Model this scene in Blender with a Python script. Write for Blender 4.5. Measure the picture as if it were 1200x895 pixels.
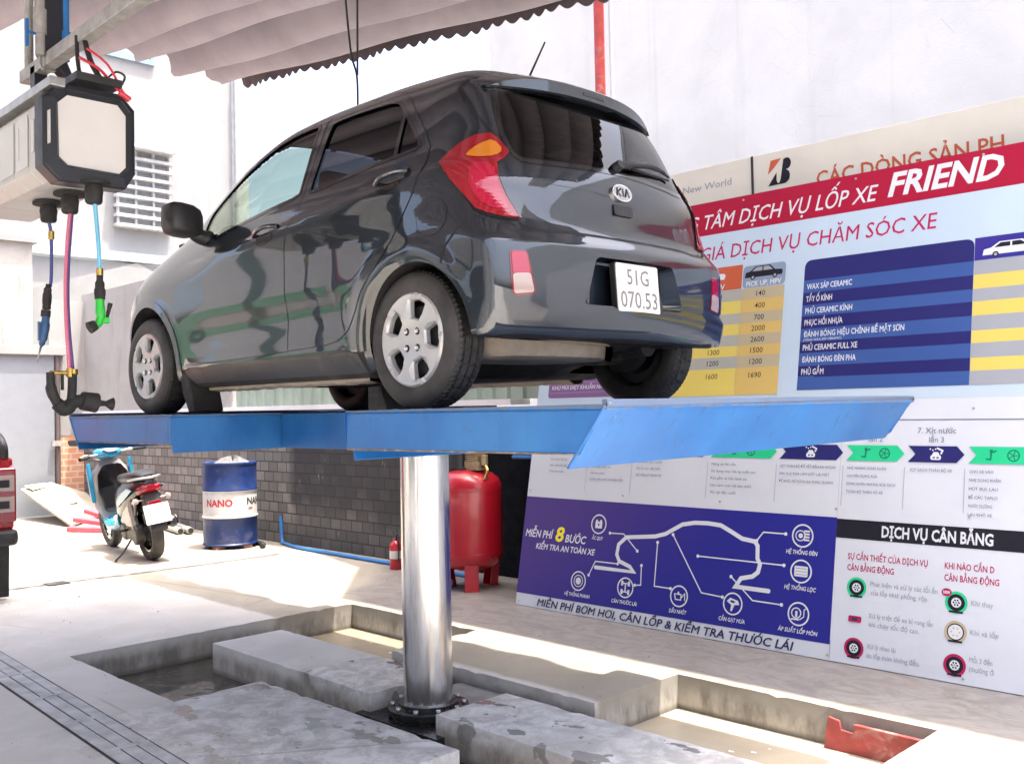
import bpy, bmesh, math, random
import numpy as np
from mathutils import Vector, Matrix
from mathutils.geometry import delaunay_2d_cdt
R = math.radians
random.seed(7)
for o in list(bpy.data.objects):
    bpy.data.objects.remove(o)
SC = bpy.context.scene
COL = SC.collection

# ------------------------------------------------------------------ camera
cam_d = bpy.data.cameras.new('camera')
cam = bpy.data.objects.new('camera', cam_d)
COL.objects.link(cam)
cam_d.sensor_width = 36.0
cam_d.sensor_fit = 'HORIZONTAL'
cam_d.lens = 1146.64 / 1200 * 36
cam_d.shift_x = 13 / 1200
cam_d.shift_y = 1.5 / 1200
cam_d.clip_start = .05
cam_d.clip_end = 600
def cam_pose(yaw, pitch, roll, loc):
    f = Vector((math.cos(pitch)*math.cos(yaw), math.cos(pitch)*math.sin(yaw), math.sin(pitch)))
    r = Vector((math.sin(yaw), -math.cos(yaw), 0))
    u = r.cross(f)
    r2 = r*math.cos(roll) + u*math.sin(roll)
    u2 = -r*math.sin(roll) + u*math.cos(roll)
    m = Matrix((r2, u2, -f)).transposed().to_4x4()
    m.translation = loc
    return m
cam.matrix_world = cam_pose(2.3657, .0263, -.0200, Vector((3.8541, -3.282, 1.435)))
SC.camera = cam

# ------------------------------------------------------------------ light
SUN_DIR = Vector((.21, .107, 1)).normalized()          # towards the sun
elev = math.asin(SUN_DIR.z)
azim = math.atan2(SUN_DIR.x, SUN_DIR.y)
world = bpy.data.worlds.new('World')
SC.world = world
world.use_nodes = True
wn = world.node_tree
wn.nodes.clear()
sky = wn.nodes.new('ShaderNodeTexSky')
sky.sky_type = 'NISHITA'
sky.sun_disc = False
sky.sun_elevation = elev
sky.sun_rotation = azim
sky.air_density = .75
sky.dust_density = 7.5
sky.ozone_density = .4
bg = wn.nodes.new('ShaderNodeBackground')
bg.inputs[1].default_value = .15
wo = wn.nodes.new('ShaderNodeOutputWorld')
wn.links.new(sky.outputs[0], bg.inputs[0])
wn.links.new(bg.outputs[0], wo.inputs[0])
sun_d = bpy.data.lights.new('sun', 'SUN')
sun_d.energy = 2.0
sun_d.angle = R(.55)
sun_d.color = (1, .95, .86)
sun = bpy.data.objects.new('sun', sun_d)
COL.objects.link(sun)
sun.rotation_euler = SUN_DIR.to_track_quat('Z', 'Y').to_euler()
sun.location = (0, 0, 20)
SC.view_settings.view_transform = 'Standard'
SC.view_settings.look = 'None'
SC.view_settings.gamma = 1
SC.view_settings.exposure = 2.52
SC.render.engine = 'CYCLES'
SC.cycles.max_bounces = 8
SC.cycles.diffuse_bounces = 4
SC.cycles.glossy_bounces = 4
SC.cycles.transparent_max_bounces = 12
SC.cycles.caustics_reflective = False
SC.cycles.caustics_refractive = False

# ------------------------------------------------------------------ materials
class NT:
    """tiny wrapper round a node tree"""
    def __init__(s, name):
        s.mat = bpy.data.materials.new(name)
        s.mat.use_nodes = True
        s.t = s.mat.node_tree
        s.b = s.t.nodes['Principled BSDF']
        s.out = s.t.nodes['Material Output']
        s._co = None
    def n(s, typ, **kw):
        nd = s.t.nodes.new('ShaderNode' + typ)
        for k, v in kw.items():
            if hasattr(nd, k) and k not in nd.inputs:
                setattr(nd, k, v)
            else:
                s.set(nd, k, v)
        return nd
    def set(s, nd, k, v):
        i = nd.inputs[k]
        if isinstance(v, bpy.types.NodeSocket):
            s.t.links.new(v, i)
        else:
            i.default_value = v if not (isinstance(v, tuple) and len(v) == 3 and i.type == 'RGBA') else (*v, 1)
    def co(s):
        if s._co is None:
            s._co = s.n('TexCoord').outputs['Object']
        return s._co
    def map(s, scale=(1, 1, 1), rot=(0, 0, 0), loc=(0, 0, 0)):
        m = s.n('Mapping')
        s.set(m, 'Vector', s.co())
        m.inputs['Scale'].default_value = scale
        m.inputs['Rotation'].default_value = rot
        m.inputs['Location'].default_value = loc
        return m.outputs[0]
    def noise(s, scale, detail=4, rough=.55, vec=None, dist=0):
        n = s.n('TexNoise')
        s.set(n, 'Vector', vec if vec is not None else s.co())
        n.inputs['Scale'].default_value = scale
        n.inputs['Detail'].default_value = detail
        n.inputs['Roughness'].default_value = rough
        n.inputs['Distortion'].default_value = dist
        return n.outputs['Fac']
    def ramp(s, fac, a, b, ca=0., cb=1.):
        r = s.n('MapRange', interpolation_type='SMOOTHSTEP')
        s.set(r, 'Value', fac)
        r.inputs['From Min'].default_value = a
        r.inputs['From Max'].default_value = b
        r.inputs['To Min'].default_value = ca
        r.inputs['To Max'].default_value = cb
        return r.outputs[0]
    def mix(s, fac, a, b, mode='MIX'):
        m = s.n('Mix', data_type='RGBA', blend_type=mode)
        s.set(m, 0, fac)
        for k, v in ((6, a), (7, b)):
            if isinstance(v, bpy.types.NodeSocket):
                s.t.links.new(v, m.inputs[k])
            else:
                m.inputs[k].default_value = (*v, 1)
        return m.outputs[2]
    def m(s, op, a, b=0., c=0.):
        n = s.n('Math', operation=op)
        for i, v in enumerate((a, b, c)):
            if isinstance(v, bpy.types.NodeSocket):
                s.t.links.new(v, n.inputs[i])
            else:
                n.inputs[i].default_value = v
        return n.outputs[0]
    def xyz(s):
        n = s.n('SeparateXYZ')
        s.set(n, 0, s.co())
        return n.outputs
    def bump(s, h, strength=.3, dist=.01):
        b = s.n('Bump')
        b.inputs['Strength'].default_value = strength
        b.inputs['Distance'].default_value = dist
        s.set(b, 'Height', h)
        s.t.links.new(b.outputs[0], s.b.inputs['Normal'])
    def col(s, c):
        s.set(s.b, 'Base Color', c)
    def p(s, **kw):
        for k, v in kw.items():
            s.set(s.b, k.replace('_', ' '), v)
        return s

def simple(name, c, rough=.5, metal=0., var=.12, scale=6., bump=0., bscale=60., coat=0., dirt=None, spec=.5):
    n = NT(name)
    f = n.noise(scale, 5, .6)
    lo = tuple(max(0, x*(1-var)) for x in c)
    hi = tuple(min(1, x*(1+var)) for x in c)
    colr = n.mix(n.ramp(f, .3, .7), lo, hi)
    if dirt:
        g = n.noise(scale*.7, 8, .7, dist=.6)
        colr = n.mix(n.ramp(g, .52, .72, 0., dirt[1]), colr, dirt[0])
    n.col(colr)
    n.p(Roughness=n.ramp(n.noise(scale*2, 4), .3, .7, max(0, rough*.85), min(1, rough*1.2)), Metallic=metal)
    n.b.inputs['Specular IOR Level'].default_value = spec
    if coat:
        n.p(Coat_Weight=coat, Coat_Roughness=.05)
    if bump:
        n.bump(n.noise(bscale, 6, .6), bump, .01)
    return n.mat

MAT = {}
MAT['black_plastic'] = simple('black_plastic', (.018, .018, .02), .45, var=.2)
MAT['black_rubber'] = simple('black_rubber', (.022, .021, .02), .75, var=.25, scale=9, dirt=((.10, .09, .075), .35))
MAT['under_black'] = simple('under_black', (.02, .019, .018), .8, var=.4, dirt=((.12, .095, .07), .6))
MAT['dusty_pan'] = simple('dusty_pan', (.36, .30, .23), .7, var=.2, scale=7, dirt=((.10, .08, .06), .6), bump=.2)
MAT['chrome'] = simple('chrome', (.8, .8, .82), .08, 1., var=.03)
MAT['steel'] = simple('steel', (.42, .42, .41), .38, .8, var=.15, scale=14, dirt=((.2, .17, .14), .5))
MAT['galv'] = simple('galvanised_steel', (.40, .39, .37), .5, .3, var=.2, scale=20, dirt=((.25, .2, .15), .6))
MAT['white_plastic'] = simple('white_plastic', (.62, .61, .59), .35, var=.05)
MAT['screen_white'] = simple('matt_white_panel', (.66, .645, .63), .5, var=.02)
MAT['white_wall'] = simple('white_plaster', (.68, .68, .69), .9, var=.06, scale=.9, bump=.25, bscale=14, dirt=((.45, .44, .42), .5))
MAT['red_paint'] = simple('red_paint', (.42, .008, .02), .32, var=.03, scale=3, coat=.4)
MAT['red_pole'] = simple('red_pole_paint', (.50, .06, .05), .5, var=.2, scale=12, dirt=((.45, .33, .25), .8))
MAT['blue_plastic'] = simple('blue_plastic', (.02, .16, .45), .4, var=.1)
MAT['gun_blue'] = simple('gun_blue', (.035, .10, .22), .4, var=.1)
MAT['green_plastic'] = simple('green_plastic', (.03, .50, .05), .35, var=.1)
MAT['brass'] = simple('brass', (.55, .36, .10), .3, .9, var=.1)
MAT['pink_hose'] = simple('pink_hose', (.62, .16, .25), .4, var=.1)
MAT['purple_hose'] = simple('purple_hose', (.10, .05, .22), .4, var=.1)
MAT['navy_hose'] = simple('navy_hose', (.06, .07, .24), .4, var=.1)
MAT['sky_hose'] = simple('sky_hose', (.16, .48, .68), .35, var=.1)
MAT['red_hose'] = simple('red_hose', (.55, .03, .05), .4, var=.1)

# ------------------------------------------------------------------ objects
def tag(o, label=None, cat=None, group=None, kind=None):
    for k, v in (('label', label), ('category', cat), ('group', group), ('kind', kind)):
        if v:
            o[k] = v
    return o
def empty(name, loc=(0, 0, 0), rot=(0, 0, 0), label=None, cat=None, group=None):
    o = bpy.data.objects.new(name, None)
    COL.objects.link(o)
    o.location = loc
    o.rotation_euler = rot
    o.empty_display_size = .1
    return tag(o, label, cat, group)
def ML(m):
    return [MAT[x] if isinstance(x, str) else x for x in (m if isinstance(m, (list, tuple)) else [m])]

def fillet(poly, r, n=5):
    """round the corners of a closed polygon"""
    out = []
    P = [Vector((a, b)) for a, b in poly]
    for i, p in enumerate(P):
        a = P[i-1] - p
        b = P[(i+1) % len(P)] - p
        d = min(r, a.length*.45, b.length*.45)
        p0 = p + a.normalized()*d
        p1 = p + b.normalized()*d
        for k in range(n+1):
            t = k/n
            q = p0*(1-t)**2 + p*2*t*(1-t) + p1*t*t
            out.append((q.x, q.y))
    return out
def chaikin(poly, it=2):
    for _ in range(it):
        q = []
        for i in range(len(poly)):
            a, b = poly[i], poly[(i+1) % len(poly)]
            q.append((a[0]*.75+b[0]*.25, a[1]*.75+b[1]*.25))
            q.append((a[0]*.25+b[0]*.75, a[1]*.25+b[1]*.75))
        poly = q
    return poly
def catmull(pts, n=8, closed=False):
    P = [Vector(p) for p in pts]
    out = []
    N = len(P)
    for i in range(N if closed else N-1):
        if closed:
            a, b, c, d = P[i-1], P[i], P[(i+1) % N], P[(i+2) % N]
        else:
            a, b, c, d = P[max(i-1, 0)], P[i], P[i+1], P[min(i+2, N-1)]
        for k in range(n):
            t = k/n
            out.append(.5*((2*b) + (c-a)*t + (2*a-5*b+4*c-d)*t*t + (3*b-a-3*c+d)*t**3))
    if not closed:
        out.append(P[-1])
    return [tuple(p) for p in out]

class MB:
    """collects shapes, then links them as ONE mesh object"""
    def __init__(s):
        s.v, s.f, s.m, s.s = [], [], [], []
    def add(s, V, F, mat=0, smooth=False, M=None):
        b = len(s.v)
        for p in V:
            p = Vector(p)
            s.v.append(tuple(M @ p) if M is not None else tuple(p))
        for f in F:
            s.f.append([b+i for i in f])
            s.m.append(mat)
            s.s.append(smooth)
        return s
    def box(s, lo, hi, mat=0, M=None):
        (a, b, c), (d, e, f) = lo, hi
        V = [(a, b, c), (d, b, c), (d, e, c), (a, e, c), (a, b, f), (d, b, f), (d, e, f), (a, e, f)]
        return s.add(V, [(3, 2, 1, 0), (4, 5, 6, 7), (0, 1, 5, 4), (1, 2, 6, 5), (2, 3, 7, 6), (3, 0, 4, 7)], mat, False, M)
    def cyl(s, p0, p1, r0, r1=None, n=20, mat=0, caps=True, smooth=True, M=None):
        r1 = r0 if r1 is None else r1
        p0, p1 = Vector(p0), Vector(p1)
        d = (p1-p0).normalized()
        a = d.orthogonal().normalized()
        b = d.cross(a)
        V, F = [], []
        for k in range(n):
            t = 2*math.pi*k/n
            e = a*math.cos(t) + b*math.sin(t)
            V += [p0+e*r0, p1+e*r1]
        for k in range(n):
            j = (k+1) % n
            F.append((2*k, 2*j, 2*j+1, 2*k+1))
        s.add(V, F, mat, smooth, M)
        if caps:
            V = [V[2*k] for k in range(n)][::-1], [V[2*k+1] for k in range(n)]
            for W in V:
                s.add(W, [tuple(range(n))], mat, False, M)
        return s
    def tube(s, pts, r, n=10, mat=0, M=None, sub=6, smooth_path=True, closed=False):
        P = [Vector(p) for p in (catmull(pts, sub) if smooth_path and len(pts) > 2 else pts)]
        rs = r if isinstance(r, (list, tuple)) else [r]*len(P)
        if len(rs) != len(P):
            rs = [rs[min(int(i*len(rs)/len(P)), len(rs)-1)] for i in range(len(P))]
        V, F = [], []
        a = None
        for i, p in enumerate(P):
            d = (P[min(i+1, len(P)-1)] - P[max(i-1, 0)]).normalized()
            a = d.orthogonal().normalized() if a is None else (a - d*a.dot(d)).normalized()
            b = d.cross(a)
            for k in range(n):
                t = 2*math.pi*k/n
                V.append(p + (a*math.cos(t)+b*math.sin(t))*rs[i])
        for i in range(len(P)-1):
            for k in range(n):
                j = (k+1) % n
                F.append((i*n+k, i*n+j, (i+1)*n+j, (i+1)*n+k))
        s.add(V, F, mat, True, M)
        s.add(V[:n][::-1], [tuple(range(n))], mat, False, M)
        s.add(V[-n:], [tuple(range(n))], mat, False, M)
        return s
    def lathe(s, prof, n=32, mat=0, M=None, smooth=True, mats=None):
        """profile of (r, z) spun about z"""
        for i in range(len(prof)-1):
            (r0, z0), (r1, z1) = prof[i], prof[i+1]
            V, F = [], []
            for k in range(n):
                t = 2*math.pi*k/n
                c, q = math.cos(t), math.sin(t)
                V += [(r0*c, r0*q, z0), (r1*c, r1*q, z1)]
            for k in range(n):
                j = (k+1) % n
                F.append((2*k, 2*j, 2*j+1, 2*k+1))
            s.add(V, F, mats[i] if mats else mat, smooth, M)
        return s
    def prism(s, poly, d0, d1, mat=0, M=None, axis='Z', side=None, smooth=False):
        """polygon (a,b) extruded from d0 to d1 along axis"""
        def w(p, d):
            return {'Z': (p[0], p[1], d), 'Y': (p[0], d, p[1]), 'X': (d, p[0], p[1])}[axis]
        n = len(poly)
        A = sum(poly[i][0]*poly[(i+1) % n][1]-poly[(i+1) % n][0]*poly[i][1] for i in range(n))
        if (A < 0) != (axis == 'Y'):
            poly = poly[::-1]
        V = [w(p, d0) for p in poly] + [w(p, d1) for p in poly]
        lo, hi = (0, n) if d1 > d0 else (n, 0)
        F = [tuple(lo+i for i in range(n))[::-1], tuple(hi+i for i in range(n))]
        s.add(V, F, mat, False, M)
        s.add(V, [(lo+i, lo+(i+1) % n, hi+(i+1) % n, hi+i) for i in range(n)], mat if side is None else side, smooth, M)
        return s
    def grid(s, fn, nu, nv, mat=0, smooth=True, M=None):
        V = [fn(i/nu, j/nv) for i in range(nu+1) for j in range(nv+1)]
        F = [(i*(nv+1)+j, (i+1)*(nv+1)+j, (i+1)*(nv+1)+j+1, i*(nv+1)+j+1) for i in range(nu) for j in range(nv)]
        return s.add(V, F, mat, smooth, M)
    def build(s, name, mats, parent=None, bevel=0., weld=True, seg=2, solid=0.):
        me = bpy.data.meshes.new(name)
        me.from_pydata(s.v, [], s.f)
        me.polygons.foreach_set('material_index', s.m)
        me.polygons.foreach_set('use_smooth', s.s)
        for m in ML(mats):
            me.materials.append(m)
        if weld:
            bm = bmesh.new()
            bm.from_mesh(me)
            bmesh.ops.remove_doubles(bm, verts=bm.verts, dist=1e-5)
            for e in bm.edges:
                if len(e.link_faces) == 2 and e.calc_face_angle(0) > R(38):
                    e.smooth = False
            bm.to_mesh(me)
            bm.free()
        o = bpy.data.objects.new(name, me)
        COL.objects.link(o)
        o.parent = parent
        if solid:
            md = o.modifiers.new('thickness', 'SOLIDIFY')
            md.thickness = solid
            md.offset = 0
        if bevel:
            md = o.modifiers.new('bevel', 'BEVEL')
            md.width = bevel
            md.segments = seg
            md.limit_method = 'ANGLE'
            md.angle_limit = R(40)
        return o

_tx = {}
def text_mesh(s, bold=0., shear=0.):
    """flat outline of a line of lettering: vertices, faces, copy number of each vertex, width (capitals are .73 high)"""
    key = (s, bold, shear)
    if key in _tx:
        return _tx[key]
    def outline(off):
        c = bpy.data.curves.new('lettering', 'FONT')
        c.body = s
        c.size = 1
        c.offset = off
        c.shear = shear
        c.resolution_u = 2
        c.dimensions = '2D'
        c.fill_mode = 'BOTH'
        for k in range(2):
            c.materials.append(None)
        for ch, f in zip(s, c.body_format):
            f.material_index = 1 if ch == 'M' else 0
        o = bpy.data.objects.new('lettering', c)
        COL.objects.link(o)
        bpy.context.view_layer.update()
        me = bpy.data.meshes.new_from_object(o.evaluated_get(bpy.context.evaluated_depsgraph_get()))
        V = [tuple(v.co[:2]) for v in me.vertices]
        F = [(tuple(p.vertices), p.material_index) for p in me.polygons]
        bpy.data.objects.remove(o)
        bpy.data.curves.remove(c)
        bpy.data.meshes.remove(me)
        return V, F
    V, F, L = [], [], []
    # this face's M only fills cleanly without an offset, its horned O only with one
    for off, want in ((max(bold, .004), 0), (0., 1)):
        if want and 'M' not in s:
            continue
        W, G = outline(off)
        G = [f for f, m in G if m == want]
        sh = [(0, 0)]
        if want and bold > .003:
            sh += [(bold, 0), (-bold, 0), (0, bold*.8), (0, -bold*.8)]
        for q, (dx, dy) in enumerate(sh):
            n0 = len(V)
            used = sorted({i for f in G for i in f})
            re_ = {i: n0+j for j, i in enumerate(used)}
            V += [(W[i][0]+dx, W[i][1]+dy) for i in used]
            L += [q]*len(used)
            F += [tuple(re_[i] for i in f) for f in G]
    x0 = min(v[0] for v in V)
    x1 = max(v[0] for v in V)
    _tx[key] = ([(a-x0, b) for a, b in V], F, L, x1-x0)
    return _tx[key]
def letters(mb, s, x0, y0, cap, x1=None, mat=0, z=.002, bold=0., shear=0., M=None, centre=False, slope=0.):
    """write s from x0 on baseline y0 with capitals cap high, stretched to end at x1"""
    V, F, L, w = text_mesh(s, bold, shear)
    k = cap/.73
    kx = (x1-x0)/w if x1 is not None else k
    off = -w*kx/2 if centre else 0
    mb.add([(x0+off+a*kx, y0+b*k+slope*a*kx, z+4e-6*q) for (a, b), q in zip(V, L)], F, mat, False, M)
# ================================================================== SETTING
def ground_material():
    n = NT('concrete_floor')
    x, y, z = n.xyz()
    big = n.noise(.45, 6, .6)
    mid = n.noise(2.3, 8, .68, dist=.4)
    fine = n.noise(26, 6, .7)
    wob = n.m('MULTIPLY', n.m('SUBTRACT', n.noise(1.6, 6, .65), .5), .28)
    base = n.mix(n.ramp(mid, .3, .72), (.47, .455, .425), (.59, .575, .55))
    base = n.mix(n.ramp(big, .42, .68, 0, .45), base, (.45, .42, .37))
    # sunlit yard and board side: darker cream mixed in to tone down the sun
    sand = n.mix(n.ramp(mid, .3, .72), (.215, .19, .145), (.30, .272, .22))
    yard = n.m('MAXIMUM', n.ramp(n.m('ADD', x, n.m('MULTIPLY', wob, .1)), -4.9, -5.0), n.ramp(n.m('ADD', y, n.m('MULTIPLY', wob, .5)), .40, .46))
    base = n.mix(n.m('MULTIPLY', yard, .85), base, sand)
    # older grey floor along the foot of the signboard and the tank
    yw = n.m('ADD', y, wob)
    lim = n.m('ADD', n.m('MULTIPLY', n.m('SUBTRACT', y, 1.1), -.95), -2.35)
    gz = n.m('MULTIPLY', n.ramp(n.m('ADD', y, n.m('MULTIPLY', wob, .25)), 1.13, 1.19), n.ramp(n.m('SUBTRACT', n.m('ADD', x, n.m('MULTIPLY', wob, 3.)), lim), -.1, .25))
    streak = n.noise(3.2, 7, .7, vec=n.map((.9, 1.5, 1), (0, 0, .35)), dist=2.2)
    grey = n.mix(n.ramp(streak, .35, .62), (.185, .172, .163), (.27, .253, .24))
    grey = n.mix(n.ramp(n.noise(1.7, 6, .6, vec=n.map((.6, 2., 1), (0, 0, .2), (4, 2, 0)), dist=1.8), .56, .7, 0, .55), grey, (.27, .175, .15))
    base = n.mix(gz, base, grey)
    # damp, scuffed slabs round the lift
    near = n.m('MULTIPLY', n.ramp(y, .42, .33), n.m('MULTIPLY', n.ramp(x, -.95, -.80), n.ramp(y, -1.9, -1.1)))
    sc = n.noise(7, 9, .75, dist=.5)
    slab = n.mix(n.ramp(sc, .38, .64), (.38, .375, .365), (.64, .635, .625))
    slab = n.mix(n.ramp(n.noise(1.5, 5, .6), .5, .7, 0, .6), slab, (.40, .39, .375))
    base = n.mix(near, base, slab)
    wet = n.m('MULTIPLY', n.ramp(n.noise(3.1, 4, .55, vec=n.map((1, 1.5, 1), (0, 0, 0), (.9, 3.4, 0))), .575, .60), near)
    base = n.mix(n.m('MULTIPLY', wet, .7), base, (.15, .14, .13))
    # trowel scratches and grit
    scr = n.noise(5, 8, .8, vec=n.map((3.5, .5, 1), (0, 0, .5)))
    base = n.mix(n.ramp(scr, .55, .75, 0, .16), base, (.33, .32, .30))
    base = n.mix(n.ramp(n.noise(150, 2, .6), .55, .72, 0, .35), base, (.27, .255, .23))
    base = n.mix(n.ramp(fine, .62, .78, 0, .4), base, (.30, .28, .25))
    # cracks and the pour lines
    vor = n.n('TexVoronoi', feature='DISTANCE_TO_EDGE')
    n.set(vor, 'Vector', n.map((.28, .31, 1), (0, 0, .5)))
    vor.inputs['Scale'].default_value = 1.0
    crack = n.m('MULTIPLY', n.ramp(vor.outputs[0], .004, .0), n.ramp(n.noise(.6, 2), .48, .6))
    base = n.mix(n.m('MULTIPLY', crack, .5), base, (.15, .14, .13))
    # silt on the pit walls
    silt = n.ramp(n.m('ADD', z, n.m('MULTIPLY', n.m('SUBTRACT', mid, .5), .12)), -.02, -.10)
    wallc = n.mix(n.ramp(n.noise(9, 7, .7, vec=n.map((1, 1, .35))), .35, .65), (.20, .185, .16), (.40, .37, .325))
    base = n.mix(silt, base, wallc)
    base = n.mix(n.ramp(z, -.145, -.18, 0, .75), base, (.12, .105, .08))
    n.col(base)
    rough = n.ramp(mid, .3, .7, .62, .9)
    n.p(Roughness=n.mix(wet, n.mix(gz, rough, (.45, .45, .45)), (.12, .12, .12)))
    grit = n.noise(140, 3, .6)
    h = n.m('ADD', n.m('ADD', n.m('MULTIPLY', fine, .5), n.m('MULTIPLY', mid, .4)), n.m('MULTIPLY', grit, .25))
    n.bump(h, .3, .006)
    return n.mat
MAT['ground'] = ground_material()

XS = [-2.24, -.87, -.25, .28, .72, 1.85, 2.09]
YS = [-1.0, -.5, -.25, .20, .39, 1.08]
def in_pit(x, y):
    if -2.24 < x < -.87 and -1.0 < y < 1.08:
        return not (-1.88 < x and -.25 < y < .25)
    if .72 < x < 2.09 and -1.0 < y < 1.08:
        return not (x < 1.85 and -.25 < y < .22)
    if -.87 <= x <= .72 and -.5 < y < .39:
        if x < -.24 and -.25 < y < .25:
            return False
        if x > .28 and -.25 < y < .22:
            return False
        return True
    return False
def axis(breaks, lo, hi, step):
    b = sorted(set([lo, hi] + breaks))
    out = []
    for a, c in zip(b[:-1], b[1:]):
        k = max(1, round((c-a)/step))
        out += [a + (c-a)*i/k for i in range(k)]
    return out + [hi]
def build_ground():
    gx = axis([-2.24, -1.88, -.87, -.24, .28, .72, 1.85, 2.09], -3.2, 3.2, .05)
    gy = axis([-1.0, -.5, -.25, .22, .25, .39, 1.08], -2.2, 1.7, .05)
    rnd = random.Random(3)
    mb = MB()
    nx, ny = len(gx), len(gy)
    pit = [[in_pit((gx[i]+gx[i+1])/2, (gy[j]+gy[j+1])/2) for j in range(ny-1)] for i in range(nx-1)]
    jit = {}
    def vert(i, j):
        if (i, j) not in jit:
            cells = [pit[a][b] for a in (i-1, i) for b in (j-1, j) if 0 <= a < nx-1 and 0 <= b < ny-1]
            e = any(cells) and not all(cells)
            q = .0015 if e else 0
            chip = -.010*rnd.random()**9 if e else 0
            jit[i, j] = (gx[i]+rnd.uniform(-q, q), gy[j]+rnd.uniform(-q, q), chip - (.004 if e else 0))
        return jit[i, j]
    FL = -.42
    for i in range(nx-1):
        for j in range(ny-1):
            c = [vert(i, j), vert(i+1, j), vert(i+1, j+1), vert(i, j+1)]
            if not pit[i][j]:
                mb.add(c, [(0, 1, 2, 3)], 0, True)
            else:
                mb.add([(p[0], p[1], FL) for p in c], [(0, 1, 2, 3)], 0)
                for di, dj, a, b in ((-1, 0, 3, 0), (1, 0, 1, 2), (0, -1, 0, 1), (0, 1, 2, 3)):
                    if not pit[i+di][j+dj]:
                        A, B = c[a], c[b]
                        m1 = [(p[0]+di*.006, p[1]+dj*.006, p[2]) for p in (A, B)]
                        mb.add([A, B, (B[0], B[1], FL), (A[0], A[1], FL)], [(1, 0, 3, 2)], 0)
    # the rest of the sheet out to the horizon, as a frame round the fine part
    X0, X1, Y0, Y1, E = -3.2, 3.2, -2.2, 1.7, 150
    for (a, b, c, d) in ((-E, -E, E, Y0), (-E, Y1, E, E), (-E, Y0, X0, Y1), (X1, Y0, E, Y1)):
        mb.add([(a, b, 0), (c, b, 0), (c, d, 0), (a, d, 0)], [(0, 1, 2, 3)], 0)
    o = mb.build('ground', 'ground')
    tag(o, kind='structure')
build_ground()

def water():
    Z = -.185
    def pool(name, lo, hi, rip, rects):
        n = NT(name)
        f = n.noise(3, 5, .6, dist=.5)
        n.col(n.mix(n.ramp(f, .3, .7), lo, hi))
        n.p(Roughness=.05)
        n.b.inputs['IOR'].default_value = 1.33
        n.bump(n.m('ADD', n.noise(4.2, 1, .4, dist=.6), n.m('MULTIPLY', n.noise(17, 1), .10)), rip, .06)
        mb = MB()
        for a, b, c, d in rects:
            mb.grid(lambda u, v: (a+(c-a)*u, b+(d-b)*v, Z), 6, 6)
        tag(mb.build('water', n.mat), kind='structure')
    pool('shaded_pit_water', (.060, .055, .046), (.095, .087, .074), .42, [(-2.26, -1.02, -.87, .42), (-.87, -.52, .72, .41)])  # front trough's near water, its shade put into the colour
    pool('sunlit_pit_water', (.30, .25, .175), (.38, .32, .23), .12, [(-2.26, .42, -.87, 1.1)])  # same trough's water, the sunlit far end given a paler colour
    pool('milky_pit_water', (.52, .445, .32), (.58, .505, .38), .08, [(.72, -1.02, 2.11, 1.1)])
    # dirty foam flecks drifting on it
    fo = simple('foam', (.85, .84, .82), .7)
    rnd = random.Random(11)
    mb = MB()
    for k in range(20):
        if k < 11:
            x, y = rnd.uniform(.9, 1.95), rnd.uniform(.45, .98)
        else:
            x, y = rnd.uniform(-2.1, -1.0), rnd.uniform(.4, 1.0)
        s = rnd.uniform(.003, .011)
        a0 = rnd.random()*6
        mb.add([(x+s*1.7*rnd.uniform(.6, 1.2)*math.cos(a0+t), y+s*rnd.uniform(.6, 1.2)*math.sin(a0+t), Z+.004) for t in np.linspace(0, 6.28, 9)[:-1]], [tuple(range(8))])
    tag(mb.build('foam', fo), 'white foam flecks floating on the muddy pit water', 'foam', kind='stuff')
water()

# painted slot drain along the near edge of the pit
def drain():
    t = empty('drain_cover', (0, -1.475, 0), (0, 0, R(-2.6)), 'long grey slotted drain cover set in the floor beside the pit', 'drain')
    g = simple('drain_concrete', (.42, .425, .43), .7, var=.2, scale=9, dirt=((.2, .19, .18), .5), bump=.3)
    dk = simple('drain_gap', (.03, .03, .03), .9)
    rnd = random.Random(5)
    x = -7.6
    while x < 2.2:
        L = rnd.uniform(.52, .60)
        mb = MB()
        for y0, y1 in ((-.100, -.038), (-.030, .032), (.039, .096)):
            z = .006 + rnd.uniform(0, .003)
            mb.box((x+.006, y0, -.03), (x+L-.006, y1, z))
        mb.box((x+L-.012, -.1, -.03), (x+L+.012, .094, .011))
        mb.build('grating_bar', g, t, bevel=.004)
        x += L
    MB().box((-7.6, -.112, -.1), (2.2, .105, .003)).build('slot', dk, t)
drain()
def joint():
    dk = simple('channel_grey', (.115, .11, .105), .8, var=.3, scale=5)
    mb = MB()
    mb.grid(lambda u, v: (-4.98+.09*v+.03*math.sin(9*u), -3.5+5.6*u, .004), 30, 1)
    t = tag(mb.build('floor_channel', dk), 'narrow grey drainage channel crossing the pale floor before the red truck', 'channel')
    m2 = MB().box((-5.02, -.18, .003), (-4.86, .0, .010)).build('outlet_grid', simple('outlet_dark', (.05, .05, .05), .6), t, bevel=.003)
joint()

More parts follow.
